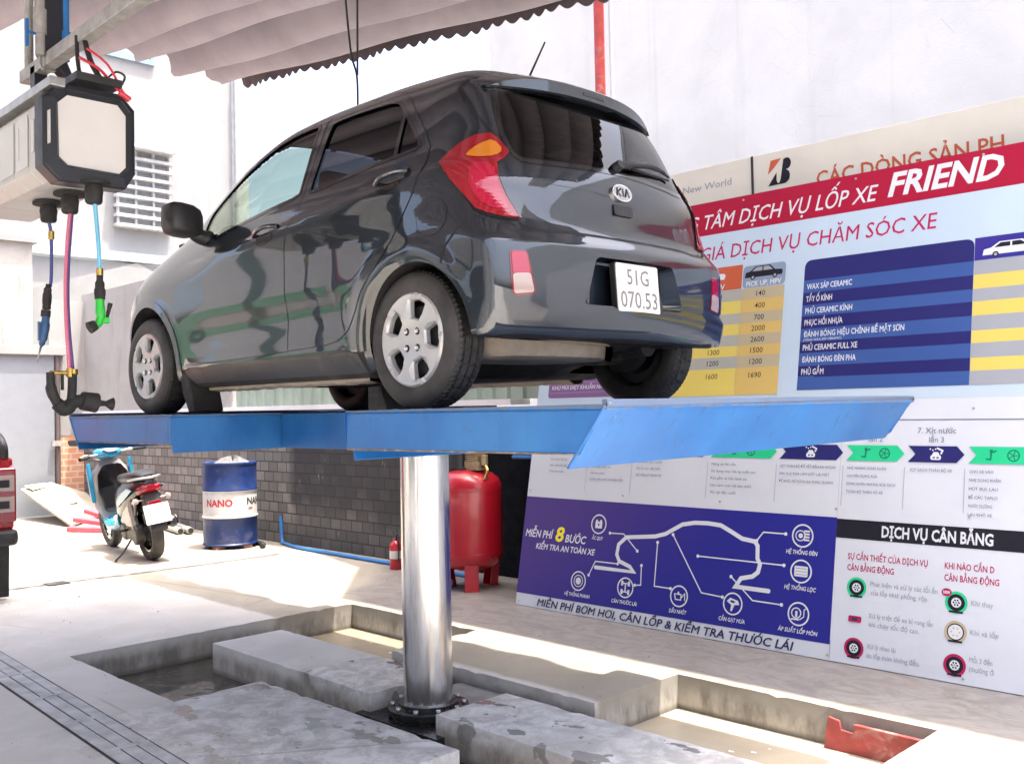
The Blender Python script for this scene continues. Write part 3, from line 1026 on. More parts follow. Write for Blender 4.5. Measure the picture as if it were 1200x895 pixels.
def signboard():
    t = empty('signboard', (0, 1.83, .004), (R(79.24), 0, 0), 'big printed tyre and wash service board leaning back beside the lift', 'signboard')
    X0, X1, H = -1.25, 3.4, 2.85
    MB().box((X0, 0, -.012), (X1, H, 0)).build('panel', [BM['white']], t, bevel=.001)
    f = MB()
    for a, b, c, d in ((X0+.01, .01, X0+.05, H-.01), (X1-.05, .01, X1-.01, H-.01), (X0+.05, .01, X1-.05, .05), (X0+.05, H-.05, X1-.05, H-.01), (.4, .05, .44, H-.05), (1.9, .05, 1.94, H-.05)):
        f.box((a, b, -.052), (c, d, -.0125))
    f.build('frame', 'galv', t)
    for x in (-1.22, -.35, .42, 1.19, 1.92, 2.7):
        for y in (.03, .84, 1.41, 2.82):
            if x < 2.2:
                MB().lathe([(.007, .0), (.007, .0025), (.004, .004), (0, .004)], 10, M=Matrix.Translation((x, y, .0012))).build('screw', 'galv', t)
    g = Ink()
    g.base = .0006
    g.rect(1.1985, .0, 1.2, 2.6, 'grey')
    g.rect(X0, 1.47, X1, 2.615, 'sky')
    g.rect(X0, 2.615, X1, H, 'red')
    g.text('TRUNG TÂM DỊCH VỤ LỐP XE', -.32, 2.660, .105, 1.333, 'cloud', **LINK)
    g.text('FRIEND', 1.392, 2.672, .145, 2.03, 'cloud', bold=.03, shear=.22)
    g.text('CÁC GIÁ DỊCH VỤ CHĂM SÓC XE', -.16, 2.436, .098, 1.685, 'pink', bold=.004, shear=.08)
    g.build('heading', BL, t, weld=False)
    # price columns
    g = Ink()
    g.rect(-.12, 2.214, .455, 2.375, 'orange')
    g.rect(.462, 2.214, .765, 2.36, 'slate', r=.03)
    g.car(-.09, 2.268, .42, .105, 'cloud')
    g.car(.475, 2.262, .27, .09, 'black', 'grey')
    g.text('SUV', .24, 2.222, .036, .33, 'cloud', bold=.02)
    g.text('PICK UP, MPV', .49, 2.222, .034, .74, 'cloud', bold=.02)
    left = ['120', '350', '600', '1800', '2400', '1300', '1200', '1600']
    right = ['140', '400', '700', '2000', '2600', '1500', '1200', '1690']
    ys = [2.210, 2.135, 2.051, 1.980, 1.908, 1.836, 1.768, 1.69, 1.515]
    for i in range(8):
        a, b = ys[i], ys[i+1]
        g.rect(-.12, b, .4615, a, 'khaki' if i % 2 == 0 else 'yellow')
        g.rect(.463, b, .765, a, 'sand' if i % 2 == 0 else 'tan')
        h = .036
        m = (a+b)/2 - h/2 if i < 7 else 1.625
        g.text(left[i], .285, m, h, None, 'black', centre=True, bold=.004)
        g.text(right[i], .60, m, h, None, 'black', centre=True, bold=.004)
    g.build('price_column', BL, t, weld=False)
    # list of services with its navy and blue rows
    g = Ink()
    g.rect(.895, 1.535, 1.892, 2.345, 'navy', r=.05)
    g.rect(.895, 1.535, 1.0, 1.62, 'blue')
    g.rect(1.894, 2.22, 3.2, 2.345, 'indigo')
    g.rect(1.894, 2.15, 3.2, 2.22, 'blue')
    g.car(1.935, 2.225, .30, .085, 'cloud')
    rows = [2.217, 2.138, 2.060, 1.990, 1.912, 1.830, 1.762, 1.682, 1.612, 1.535]
    names = ['WAX SÁP CERAMIC', 'TẨY Ố KÍNH', 'PHỦ CERAMIC KÍNH', 'PHỤC HỒI NHỰA', 'ĐÁNH BÓNG HIỆU CHỈNH BỀ MẶT SƠN', 'PHỦ CERAMIC FULL XE', 'ĐÁNH BÓNG ĐÈN PHA', 'PHỦ GẦM', '']
    ends = [1.205, 1.085, 1.215, 1.16, 1.53, 1.26, 1.255, 1.06, 0]
    for i in range(9):
        a, b = rows[i], rows[i+1]
        if i % 2 == 0:
            g.rect(.895, b, 1.892, a, 'blue')
        g.rect(1.894, b, 3.2, a, 'grey' if i % 2 == 0 else 'yellow')
        if names[i]:
            g.text(names[i], .917, (a+b)/2-.018+(.008 if i == 4 else 0), .036, ends[i], 'cloud', bold=.016)
        if i == 4:
            g.text('(TẶNG WAX SÁP CERAMIC)', .917, b+.006, .014, 1.16, 'cloud', bold=.006)
    g.build('service_list', BL, t, weld=False)
    # violet list half hidden by the far rear wheel
    g = Ink()
    g.rect(-1.145, 1.53, -.16, 2.345, 'violet', r=.03)
    for i, s in enumerate(['VỆ SINH KHOANG MÁY', 'VỆ SINH NỘI THẤT', 'VỆ SINH GHẾ DA', 'VỆ SINH LAZANG', 'RỬA GẦM', 'TẨY NHỰA ĐƯỜNG', 'VỆ SINH HỐC BÁNH LỐP', 'KHỬ MÙI DIỆT KHUẨN NANO']):
        y = 2.12-.0725*i-.02
        g.rect(-1.145, y-.026, -.16, y-.0225, 'slate')
        g.text(s, -1.11, y, .03, -1.11+.024*len(s), 'cloud', bold=.012)
    g.build('cleaning_list', BL, t, weld=False)
    # process strip with arrows
    g = Ink()
    g.rect(-1.1, 1.348, 3.3, 1.354, 'line')
    edges = [-.62, -.28, .30, .33, .80, 1.21, 1.56, 1.89, 2.25, 2.6]
    edges = [-1.1, -.69, -.29, .315, .80, 1.222, 1.575, 1.892, 2.24, 2.6]
    caps = ['1. Xịt nước', '2. Phủ bọt', '3. Xịt nước', '4. Rửa gầm', '5. Xịt nước', '6. Rửa xe', '7. Xịt nước', '8. Hút bụi', '9. Lau khô']
    low = ['lần 1', 'tuyết', 'lần 2', 'kỹ', 'lần 2', 'lần 2', 'lần 3', 'nội thất', 'xe']
    y0, y1, tip = 1.118, 1.207, .04
    for i in range(len(edges)-1):
        a, b = edges[i]+.012, edges[i+1]-.008
        c = 'green' if i % 2 else 'ink'
        if i in (4, 6):
            c = 'navy'
        g.poly([(a, y0), (b-tip, y0), (b, (y0+y1)/2), (b-tip, y1), (a, y1), (a+tip, (y0+y1)/2)], c)
        m = (a+b)/2
        k = 'cloud' if i % 2 == 0 else 'dkgreen'
        ym = (y0+y1)/2
        if i % 2 == 0:            # spray gun over a car front
            g.rect(m-.028, ym-.030, m+.028, ym-.004, k, r=.012)
            g.poly([(m-.02, ym-.004), (m-.012, ym+.012), (m+.012, ym+.012), (m+.02, ym-.004)], k)
            g.rect(m-.016, ym-.022, m-.004, ym-.014, c)
            g.rect(m+.004, ym-.022, m+.016, ym-.014, c)
            g.stroke([(m+.008, ym+.033), (m+.035, ym+.02), (m+.028, ym+.005)], .009, k)
            for q in range(3):
                g.disc(m-.03+.014*q, ym+.028-.006*(q % 2), .004, k)
        else:                     # hose and brush
            g.stroke([(m-.075, ym-.02), (m-.055, ym-.022), (m-.052, ym+.015), (m-.03, ym+.022)], .009, k)
            g.rect(m-.06, ym+.012, m-.045, ym+.03, k)
            g.ring(m+.055, ym, .031, .007, k)
            for q in range(5):
                g.stroke([(m+.055, ym), (m+.055+.026*math.cos(q*1.256), ym+.026*math.sin(q*1.256))], .005, k)
        if i < 7:
            g.text(caps[i], m, 1.276, .032, None, 'line', centre=True)
            g.text(low[i], m, 1.228, .030, None, 'line', centre=True)
    body = {0: (-1.05, ['Xịt toàn bộ xe', 'Làm ướt bề mặt', 'Trôi bụi bẩn']), 1: (-.655, ['Phun bọt tuyết', 'Phủ đều thân xe', 'Chờ ba phút', 'DÙNG BÀN CHẢI VÀ KHĂN MỀM']), 2: (-.255, ['Xịt sạch bọt tuyết', 'Xử lý các vết bẩn', 'XỊT RỬA KỸ BÁNH XE']),
            3: (.34, ['Nâng xe lên cầu', 'Sử dụng máy rửa áp suất cao', 'Rửa gầm và hốc bánh xe', 'Làm sạch toàn bộ bên dưới', 'Xịt lại lần cuối']), 4: (.82, ['XỊT TOÀN BỘ ĐỂ VẾT BẨN RA NGOÀI', 'SAU KHI RỬA LÀM ƯỚT LẠI MẶT', 'ĐỂ KHÔ, MỞ RỘNG RA XUNG QUANH']),
            5: (1.245, ['NHẸ NHÀNG DÙNG KHĂN', 'CHUYÊN DỤNG RỬA', 'DÙNG KHĂN NHÚNG RỬA SẠCH', 'TOÀN BỘ THÂN VỎ XE']), 6: (1.60, ['XỊT SẠCH TOÀN BỘ XE']), 7: (1.912, ['CHO XE VÀO', 'NHẸ DÙNG KHĂN', 'HÚT BỤI, LAU', 'BỀ CÁC TAPLO', 'NƯỚC DƯỠNG', 'LAU KHÔ XE']), 8: (2.26, ['LAU KHÔ', 'KIỂM TRA'])}
    for i, (x, ls) in body.items():
        if i:
            g.rect(edges[i]-.005, .86, edges[i]-.002, 1.09, 'grey')
        for j, s in enumerate(ls):
            w = min(len(s)*.0118, edges[i+1]-x-.05)
            g.text(s, x, 1.068-.0445*j, .0165, x+w, 'line')
    g.build('process_strip', BL, t, weld=False)
    # indigo free-check panel
    g = Ink()
    g.rect(X0, .088, 1.2, .792, 'indigo')
    g.text('MIỄN PHÍ', -1.222, .500, .055, -.945, 'cloud', bold=.02, shear=.2)
    g.text('8', -.925, .487, .105, -.84, 'lemon', bold=.03, shear=.15)
    g.text('BƯỚC', -.83, .487, .055, -.635, 'cloud', bold=.02, shear=.2)
    g.text('KIỂM TRA AN TOÀN XE', -1.105, .418, .042, -.545, 'cloud', bold=.02, shear=.2)
    line = [(-.528, .339), (-.20, .341), (-.235, .372), (-.328, .40), (-.354, .442), (-.346, .51), (-.285, .563), (-.05, .587), (.029, .609), (.155, .679), (.25, .697), (.347, .700), (.441, .694), (.52, .66), (.598, .624), (.687, .614), (.707, .59), (.712, .515), (.732, .482), (.722, .435), (.687, .406), (.61, .387), (.576, .334), (.80, .333)]
    g.stroke(line, .026, 'cloud')
    for l in ([(-.43, .58), (-.312, .583), (-.185, .48)], [(-.582, .281), (-.534, .379), (-.339, .381)], [(-.181, .257), (-.132, .263), (-.14, .389)], [(.105, .268), (-.023, .269), (-.026, .55)],
              [(.09, .609), (.338, .269), (.492, .261)], [(.291, .491), (.889, .492)], [(.698, .62), (.74, .674), (.887, .675)], [(.541, .39), (.699, .266), (.89, .265)]):
        g.stroke(l, .0075, 'cloud', cap=False)
        for p in (l[0], l[-1]):
            g.disc(p[0], p[1], .0105, 'cloud')
    cap = ['ẮC QUY', 'HỆ THỐNG PHANH', 'CÂN THƯỚC LÁI', 'DẦU NHỚT', 'CẦN GẠT MƯA', 'HỆ THỐNG ĐÈN', 'HỆ THỐNG LỌC', 'ÁP SUẤT LỐP MÒN']
    pos = [(-.535, .633), (-.669, .231), (-.256, .232), (.175, .228), (.567, .230), (.996, .672), (1.0, .468), (1.001, .227)]
    for i, ((x, y), s) in enumerate(zip(pos, cap)):
        r = .068
        g.ring(x, y, r, .009, 'cloud')
        if i == 0:
            g.rect(x-.03, y-.028, x+.03, y+.018, 'cloud'); g.rect(x-.026, y+.018, x-.010, y+.03, 'cloud'); g.rect(x+.010, y+.018, x+.026, y+.03, 'cloud'); g.rect(x-.006, y-.012, x+.006, y+.006, 'indigo')
        elif i == 1:
            g.ring(x, y, .042, .006, 'cloud'); g.disc(x, y, .024, 'cloud')
        elif i == 2:
            for a in (-.028, .028):
                for b in (-.028, .028):
                    g.rect(x+a-.009, y+b-.016, x+a+.009, y+b+.016, 'cloud')
                g.rect(x-.025, y+a-.004, x+.025, y+a+.004, 'cloud')
            g.rect(x-.005, y-.03, x+.005, y+.03, 'cloud')
        elif i == 3:
            g.stroke([(x-.035, y+.012), (x-.025, y-.022), (x+.015, y-.022), (x+.015, y+.012), (x-.028, y+.012)], .007, 'cloud'); g.stroke([(x+.015, y-.01), (x+.042, y+.02), (x+.045, y-.02)], .007, 'cloud'); g.rect(x-.012, y+.012, x, y+.028, 'cloud')
        elif i == 4:
            g.poly([(x-.042, y+.012), (x-.02, y+.034), (x+.035, y+.022), (x+.045, y-.002), (x+.012, y-.006), (x-.002, y-.044), (x-.014, y-.044), (x-.010, y-.008)], 'cloud'); g.poly([(x-.022, y+.012), (x-.010, y+.022), (x+.02, y+.014), (x+.006, y+.004)], 'indigo')
        elif i == 5:
            g.ring(x-.014, y, .032, .006, 'cloud'); g.disc(x-.012, y, .014, 'cloud')
            for q in range(4):
                g.rect(x+.008, y-.028+.017*q, x+.044, y-.018+.017*q, 'cloud')
        elif i == 6:
            g.rect(x-.042, y-.03, x+.042, y+.03, 'cloud', r=.008)
            for q in range(3):
                g.rect(x-.034, y-.02+.017*q, x+.034, y-.015+.017*q, 'grey')
        else:
            g.ring(x-.014, y+.004, .032, .007, 'cloud'); g.rect(x-.045, y-.036, x+.005, y-.028, 'cloud'); g.rect(x-.02, y-.018, x-.006, y+.016, 'cloud'); g.stroke([(x+.01, y-.03), (x+.034, y-.012), (x+.034, y+.026), (x+.046, y+.036)], .006, 'cloud')
        w = len(s)*.0165
        g.text(s, x-w/2, y-.107, .024, x+w/2, 'cloud', bold=.022, shear=.15)
    g.text('MIỄN PHÍ BƠM HƠI, CÂN LỐP & KIỂM TRA THƯỚC LÁI', -1.035, .018, .052, .985, 'ink', bold=.02, shear=.2)
    g.build('free_check_panel', BL, t, weld=False)
    # wheel balancing panel
    g = Ink()
    g.rect(1.2005, .68, 3.4, .786, 'black')
    g.rect(1.2005, .012, 1.2035, .11, 'grey')
    g.text('DỊCH VỤ CÂN BẰNG', 1.462, .702, .062, 2.04, 'cloud', bold=.03)
    for s, x, y, x1 in (('SỰ CẦN THIẾT CỦA DỊCH VỤ', 1.277, .567, 1.718), ('CÂN BẰNG ĐỘNG', 1.277, .506, 1.54), ('KHI NÀO CẦN D', 1.806, .567, 2.05), ('CÂN BẰNG ĐỘNG', 1.806, .506, 2.075)):
        g.text(s, x, y, .034, x1, 'pink', bold=.012)
    for s, x, y, x1 in (('Phát hiện và xử lý các lỗi ẩn', 1.414, .432, 1.775), ('của lốp như: phồng, rộp.', 1.418, .386, 1.73), ('Xử lý triệt để xe bị rung lắc', 1.412, .262, 1.76), ('khi chạy tốc độ cao.', 1.418, .216, 1.69), ('Xử lý nhao lái', 1.412, .100, 1.57), ('do lốp mòn không đều.', 1.412, .052, 1.70),
                        ('Khi thay', 1.945, .395, 2.05), ('Khi vá lốp', 1.945, .25, 2.08), ('Mỗi 3 đến', 1.945, .115, 2.055), ('(thường đi', 1.945, .07, 2.065)):
        g.text(s, x, y, .027, x1, 'grey')
    def wheel(x, y, c, tyre='black', hub='cloud'):
        g.disc(x, y, .056, c)
        g.disc(x, y, .043, tyre)
        g.disc(x, y, .025, hub)
        for q in range(6):
            g.disc(x+.0135*math.cos(q*1.047), y+.0135*math.sin(q*1.047), .0048, tyre)
        g.disc(x, y, .006, 'grey')
        g.rect(x-.035, y-.052, x+.035, y-.042, tyre)
    wheel(1.337, .415, 'green'); wheel(1.340, .089, 'pink'); wheel(1.871, .400, 'green'); wheel(1.875, .088, 'pink')
    wheel(1.873, .253, 'sand', 'black', 'black'); g.disc(1.873, .253, .037, 'cloud')
    for q in range(6):
        g.disc(1.873+.02*math.cos(q*1.047), .253+.02*math.sin(q*1.047), .0045, 'sand')
    g.rect(1.30, .228, 1.375, .262, 'pink', r=.01); g.rect(1.318, .236, 1.352, .254, 'ink')
    g.disc(1.822, .447, .026, 'pink', ry=.02); g.text('NEW', 1.805, .440, .015, 1.839, 'cloud', bold=.03)
    g.build('balancing_panel', BL, t, weld=False)
signboard()

def fascia():
    """older cream sign fixed above, partly hidden by the board"""
    cream = simple('aged_cream_sign', (.66, .615, .515), .55, var=.05, scale=1.3, dirt=((.40, .36, .28), .25))
    t = empty('fascia_sign', (0, 2.66, 0), (R(90), 0, 0), 'faded cream sign strip behind the top of the board, orange lettering and emblem', 'sign')
    MB().box((-1.6, 2.62, -.09), (3.6, 3.135, 0)).build('panel', cream, t, bevel=.003)
    MB().box((.302, 2.62, .001), (.318, 3.134, .006)).build('divider', 'black_plastic', t)
    g = Ink()
    g.text('New World', -.265, 2.972, .050, .145, 'grey', shear=.05)
    g.text('CÁC DÒNG SẢN PH', .78, 2.848, .098, 1.93, 'orange', bold=.012)
    # emblem: slanted letter with a red corner
    g.poly([(.451, 3.076), (.531, 3.082), (.479, 3.029), (.428, 2.987)], 'orange')
    bb = catmull([(.546, 3.073), (.578, 3.077), (.598, 3.057), (.600, 3.030), (.586, 3.007), (.566, 2.999), (.585, 2.984), (.591, 2.957), (.584, 2.928), (.558, 2.909)], 4)
    g.poly([(.429, 2.907), (.494, 2.992), (.492, 2.938), (.500, 2.918), (.512, 2.918), (.522, 2.940), (.534, 3.005)]+bb, 'black')
    g.build('lettering', BL, t, weld=False)
fascia()
# ================================================================== CAR
def spl(xs,ys):
    """smooth monotone-ish cubic (Catmull-Rom/PCHIP) interpolator"""
    xs=np.array(xs,float); ys=np.array(ys,float); h=np.diff(xs); d=np.diff(ys)/h
    m=np.zeros(len(xs)); m[0]=d[0]; m[-1]=d[-1]
    for i in range(1,len(xs)-1):
        if d[i-1]*d[i]>0:
            w1=2*h[i]+h[i-1]; w2=h[i]+2*h[i-1]; m[i]=(w1+w2)/(w1/d[i-1]+w2/d[i])
    def f(x):
        x=np.clip(x,xs[0],xs[-1]); i=np.clip(np.searchsorted(xs,x)-1,0,len(h)-1)
        t=(x-xs[i])/h[i]; t2=t*t; t3=t2*t
        return ((2*t3-3*t2+1)*ys[i]+(t3-2*t2+t)*h[i]*m[i]+(-2*t3+3*t2)*ys[i+1]+(t3-t2)*h[i]*m[i+1])
    return f
def smax(a,b,k):
    h=np.maximum(k-np.abs(a-b),0)/k
    return np.maximum(a,b)+h*h*h*k/6
WZ=spl([.10,.16,.22,.30,.42,.55,.70,.82,.92,1.0,1.10,1.20,1.30,1.38,1.46,1.55],
       [.72,.745,.768,.78,.788,.797,.797,.788,.770,.745,.705,.66,.61,.565,.505,.43])
ROOF=spl([-3.1,-2.98,-2.85,-2.6,-2.3,-2.1,-1.95,-1.75,-1.5,-1.2,-.9,-.5,-.1,.15,.3,.45],
         [.66,.74,.815,.925,1.018,1.08,1.142,1.272,1.402,1.487,1.505,1.500,1.472,1.44,1.42,1.39])
REAR=spl([.15,.22,.30,.38,.47,.56,.62,.68,.72,.80,.88,.95,1.0,1.1,1.2,1.3,1.38,1.46],
         [.40,.47,.51,.527,.535,.532,.526,.492,.478,.475,.466,.450,.430,.385,.335,.275,.22,.15])
FRONT=spl([.12,.2,.35,.5,.65,.75,.85],[-2.90,-3.0,-3.05,-3.06,-3.04,-2.99,-2.9])
ZB=spl([-3.06,-2.7,-1.95,-1.8,-.35,-.2,.38,.5,.56],[.20,.17,.15,.14,.14,.19,.265,.27,.27])
def sst(a,b,x):
    t=np.clip((x-a)/(b-a),0,1); return t*t*(3-2*t)
def F(x,y,z):
    ay=np.abs(y)
    # side half width
    w=WZ(z)
    rz=.022+.06*sst(.62,.82,z)+.075*sst(.85,1.1,z)
    w=w-rz*(np.clip((x+.05)/.55,0,2))**2.2
    w=w-.11*np.clip((-x-2.0)/1.06,0,1.2)**2 - .01*np.clip((-x-1.2)/.8,0,1)*sst(.9,1.2,z)*3
    w=w-.045*sst(1.5,2.1,-x)*sst(.70,.95,z)
    # arch flares
    for cx in (0.,-2.385):
        r=np.hypot(x-cx,z-.285)
        w=w+.014*np.exp(-((r-.335)/.06)**2)*(z<.75)
    # door scallop and character line
    mid=sst(-2.0,-1.6,x)*(1-sst(-.5,-.3,x))
    zc=.40+.03*(x+1.9)
    w=w-.013*mid*np.exp(-((z-zc)/.085)**2)
    w=w+.006*mid*np.exp(-((z-.255)/.03)**2)
    zl=.80+.075*(x+1.6)
    w=w+.010*sst(-2.1,-1.4,x)*(1-sst(.1,.35,x))*np.exp(-np.clip((z-zl)/.02,-9,9)**2*np.where(z>zl,1.,.06))
    a=(ay-w)*.93
    # rear
    q=ay/.75
    up=sst(.62,.85,z)
    xr=REAR(z)-(.06+.03*up+.05*sst(.85,1.1,z))*q**2-(.02+.045*up)*q**5
    b=(x-xr)*.92
    c=(FRONT(z)+.17*q**2+.15*q**5+.05*sst(.6,.75,z)-x)*.9
    d=(z-(ROOF(x)-.035*(ay/.55)**2-.03*(ay/.62)**6))*.85
    kz=.10
    g=smax(a,b,.09+.04*sst(.85,1.05,z))
    g=smax(g,c,.2)
    g=smax(g,d,.13)
    g=smax(g,(ZB(x)-z),.03)
    return g

# ---- finish
def car_paint():
    n = NT('slate_car_paint')
    fl = n.noise(900, 2, .5)
    n.col(n.mix(n.ramp(fl, .3, .7), (.008, .0135, .020), (.017, .026, .036)))
    n.b.inputs['Specular IOR Level'].default_value = .3
    n.p(Metallic=.5, Roughness=.36, Coat_Weight=1., Coat_Roughness=.025)
    n.b.inputs['Coat IOR'].default_value = 1.75
    return n.mat
MAT['paint'] = car_paint()
def glass(name, tint, refl=1.):
    n = NT(name)
    t = n.t
    tr = n.n('BsdfTransparent'); n.set(tr, 'Color', tint)
    gl = n.n('BsdfGlossy'); gl.inputs['Roughness'].default_value = .015
    # one thin pane: the same mirror effect from either face
    geo = n.n('NewGeometry')
    fr = n.n('Fresnel'); n.set(fr, 'IOR', n.m('MULTIPLY_ADD', geo.outputs['Backfacing'], 1/1.55-1.55, 1.55))
    mx = n.n('MixShader')
    t.links.new(n.m('MULTIPLY', fr.outputs[0], refl), mx.inputs[0])
    t.links.new(tr.outputs[0], mx.inputs[1]); t.links.new(gl.outputs[0], mx.inputs[2])
    t.links.new(mx.outputs[0], n.out.inputs[0])
    t.nodes.remove(n.b)
    return n.mat
MAT['glass_dark'] = glass('privacy_glass', (.06, .06, .075))
MAT['glass_rear'] = glass('tinted_rear_glass', (.10, .10, .115), 1.15)
MAT['glass_clear'] = glass('door_glass', (.60, .66, .58))
def lamp(name, c, rough=.06):
    n = NT(name)
    n.col(c)
    n.p(Roughness=rough, Coat_Weight=1., Coat_Roughness=.02)
    w = n.n('TexWave', wave_type='BANDS', bands_direction='Z')
    n.set(w, 'Vector', n.co())
    w.inputs['Scale'].default_value = 22
    n.bump(w.outputs['Fac'], .035, .004)
    return n.mat
MAT['lamp_red'] = lamp('red_lamp_lens', (.26, .0025, .010))
MAT['lamp_red_deep'] = lamp('deep_red_lamp', (.20, .002, .008))
MAT['lamp_amber'] = lamp('amber_lamp_lens', (.56, .17, .004))
MAT['lamp_pink'] = lamp('magenta_reflector', (.36, .004, .03))
MAT['lamp_white'] = lamp('clear_lamp_lens', (.40, .31, .28))
MAT['seam_black'] = simple('seam_black', (.008, .008, .009), .6)
MAT['gloss_black'] = simple('gloss_black', (.012, .012, .014), .12, coat=.6)
MAT['silver'] = simple('silver_paint', (.52, .515, .505), .34, .35, var=.06, dirt=((.30, .27, .23), .3))
MAT['cabin'] = simple('cabin_dark', (.02, .02, .022), .8)

# ---- surface sampling
def grad(P):
    e = 1.5e-3
    f = lambda dx, dy, dz: F(P[:, 0]+dx, P[:, 1]+dy, P[:, 2]+dz)
    g = np.stack([f(e, 0, 0)-f(-e, 0, 0), f(0, e, 0)-f(0, -e, 0), f(0, 0, e)-f(0, 0, -e)], 1)
    return g/np.maximum(np.linalg.norm(g, axis=1, keepdims=True), 1e-9)
R2 = math.sqrt(.5)
DOM = {'L': lambda a, b: ((a, -1., b), (0, 1., 0)), 'R': lambda a, b: ((a, 1., b), (0, -1., 0)),
       'B': lambda a, b: ((.8, a, b), (-1., 0, 0)), 'F': lambda a, b: ((-3.3, a, b), (1., 0, 0)),
       'D': lambda a, b: ((a*R2+.9, a*R2-.9, b), (-R2, R2, 0)), 'E': lambda a, b: ((a*R2+.9, -a*R2+.9, b), (-R2, -R2, 0)),
       'G': lambda a, b: ((a*R2-3.6, -a*R2-.6, b), (R2, R2, 0)), 'H': lambda a, b: ((a*R2-3.6, a*R2+.6, b), (R2, -R2, 0))}
def on_body(pts, dom):
    """project outline coordinates on to the bodywork along the domain's own direction"""
    O, D = zip(*[DOM[dom](a, b) for a, b in pts])
    O, D = np.array(O), np.array(D)
    lo = np.full(len(O), np.nan); hi = lo.copy()
    prev = np.ones(len(O))*9
    S = np.linspace(0, 2.4, 260)
    for i, t in enumerate(S):
        P = O+D*t
        f = F(P[:, 0], P[:, 1], P[:, 2])
        k = np.isnan(hi) & (f < 0)
        hi[k] = t; lo[k] = S[max(i-1, 0)]
    bad = np.isnan(hi)
    hi[bad] = lo[bad] = 1.0
    for _ in range(26):
        m = (lo+hi)/2
        P = O+D*m[:, None]
        neg = F(P[:, 0], P[:, 1], P[:, 2]) < 0
        hi = np.where(neg, m, hi); lo = np.where(neg, lo, m)
    P = O+D*((lo+hi)/2)[:, None]
    return P, grad(P)
def inside(poly, X, Y):
    r = np.zeros(len(X), bool)
    n = len(poly)
    for i in range(n):
        (a, b), (c, d) = poly[i-1], poly[i]
        if b != d:
            r ^= ((b > Y) != (d > Y)) & (X < (c-a)*(Y-b)/(d-b)+a)
    return r
def resample(poly, step):
    out = []
    n = len(poly)
    for i in range(n):
        a, b = poly[i], poly[(i+1) % n]
        L = math.hypot(b[0]-a[0], b[1]-a[1])
        if L < 1e-6:
            continue
        k = max(1, int(round(L/step)))
        out += [(a[0]+(b[0]-a[0])*j/k, a[1]+(b[1]-a[1])*j/k) for j in range(k)]
    return out
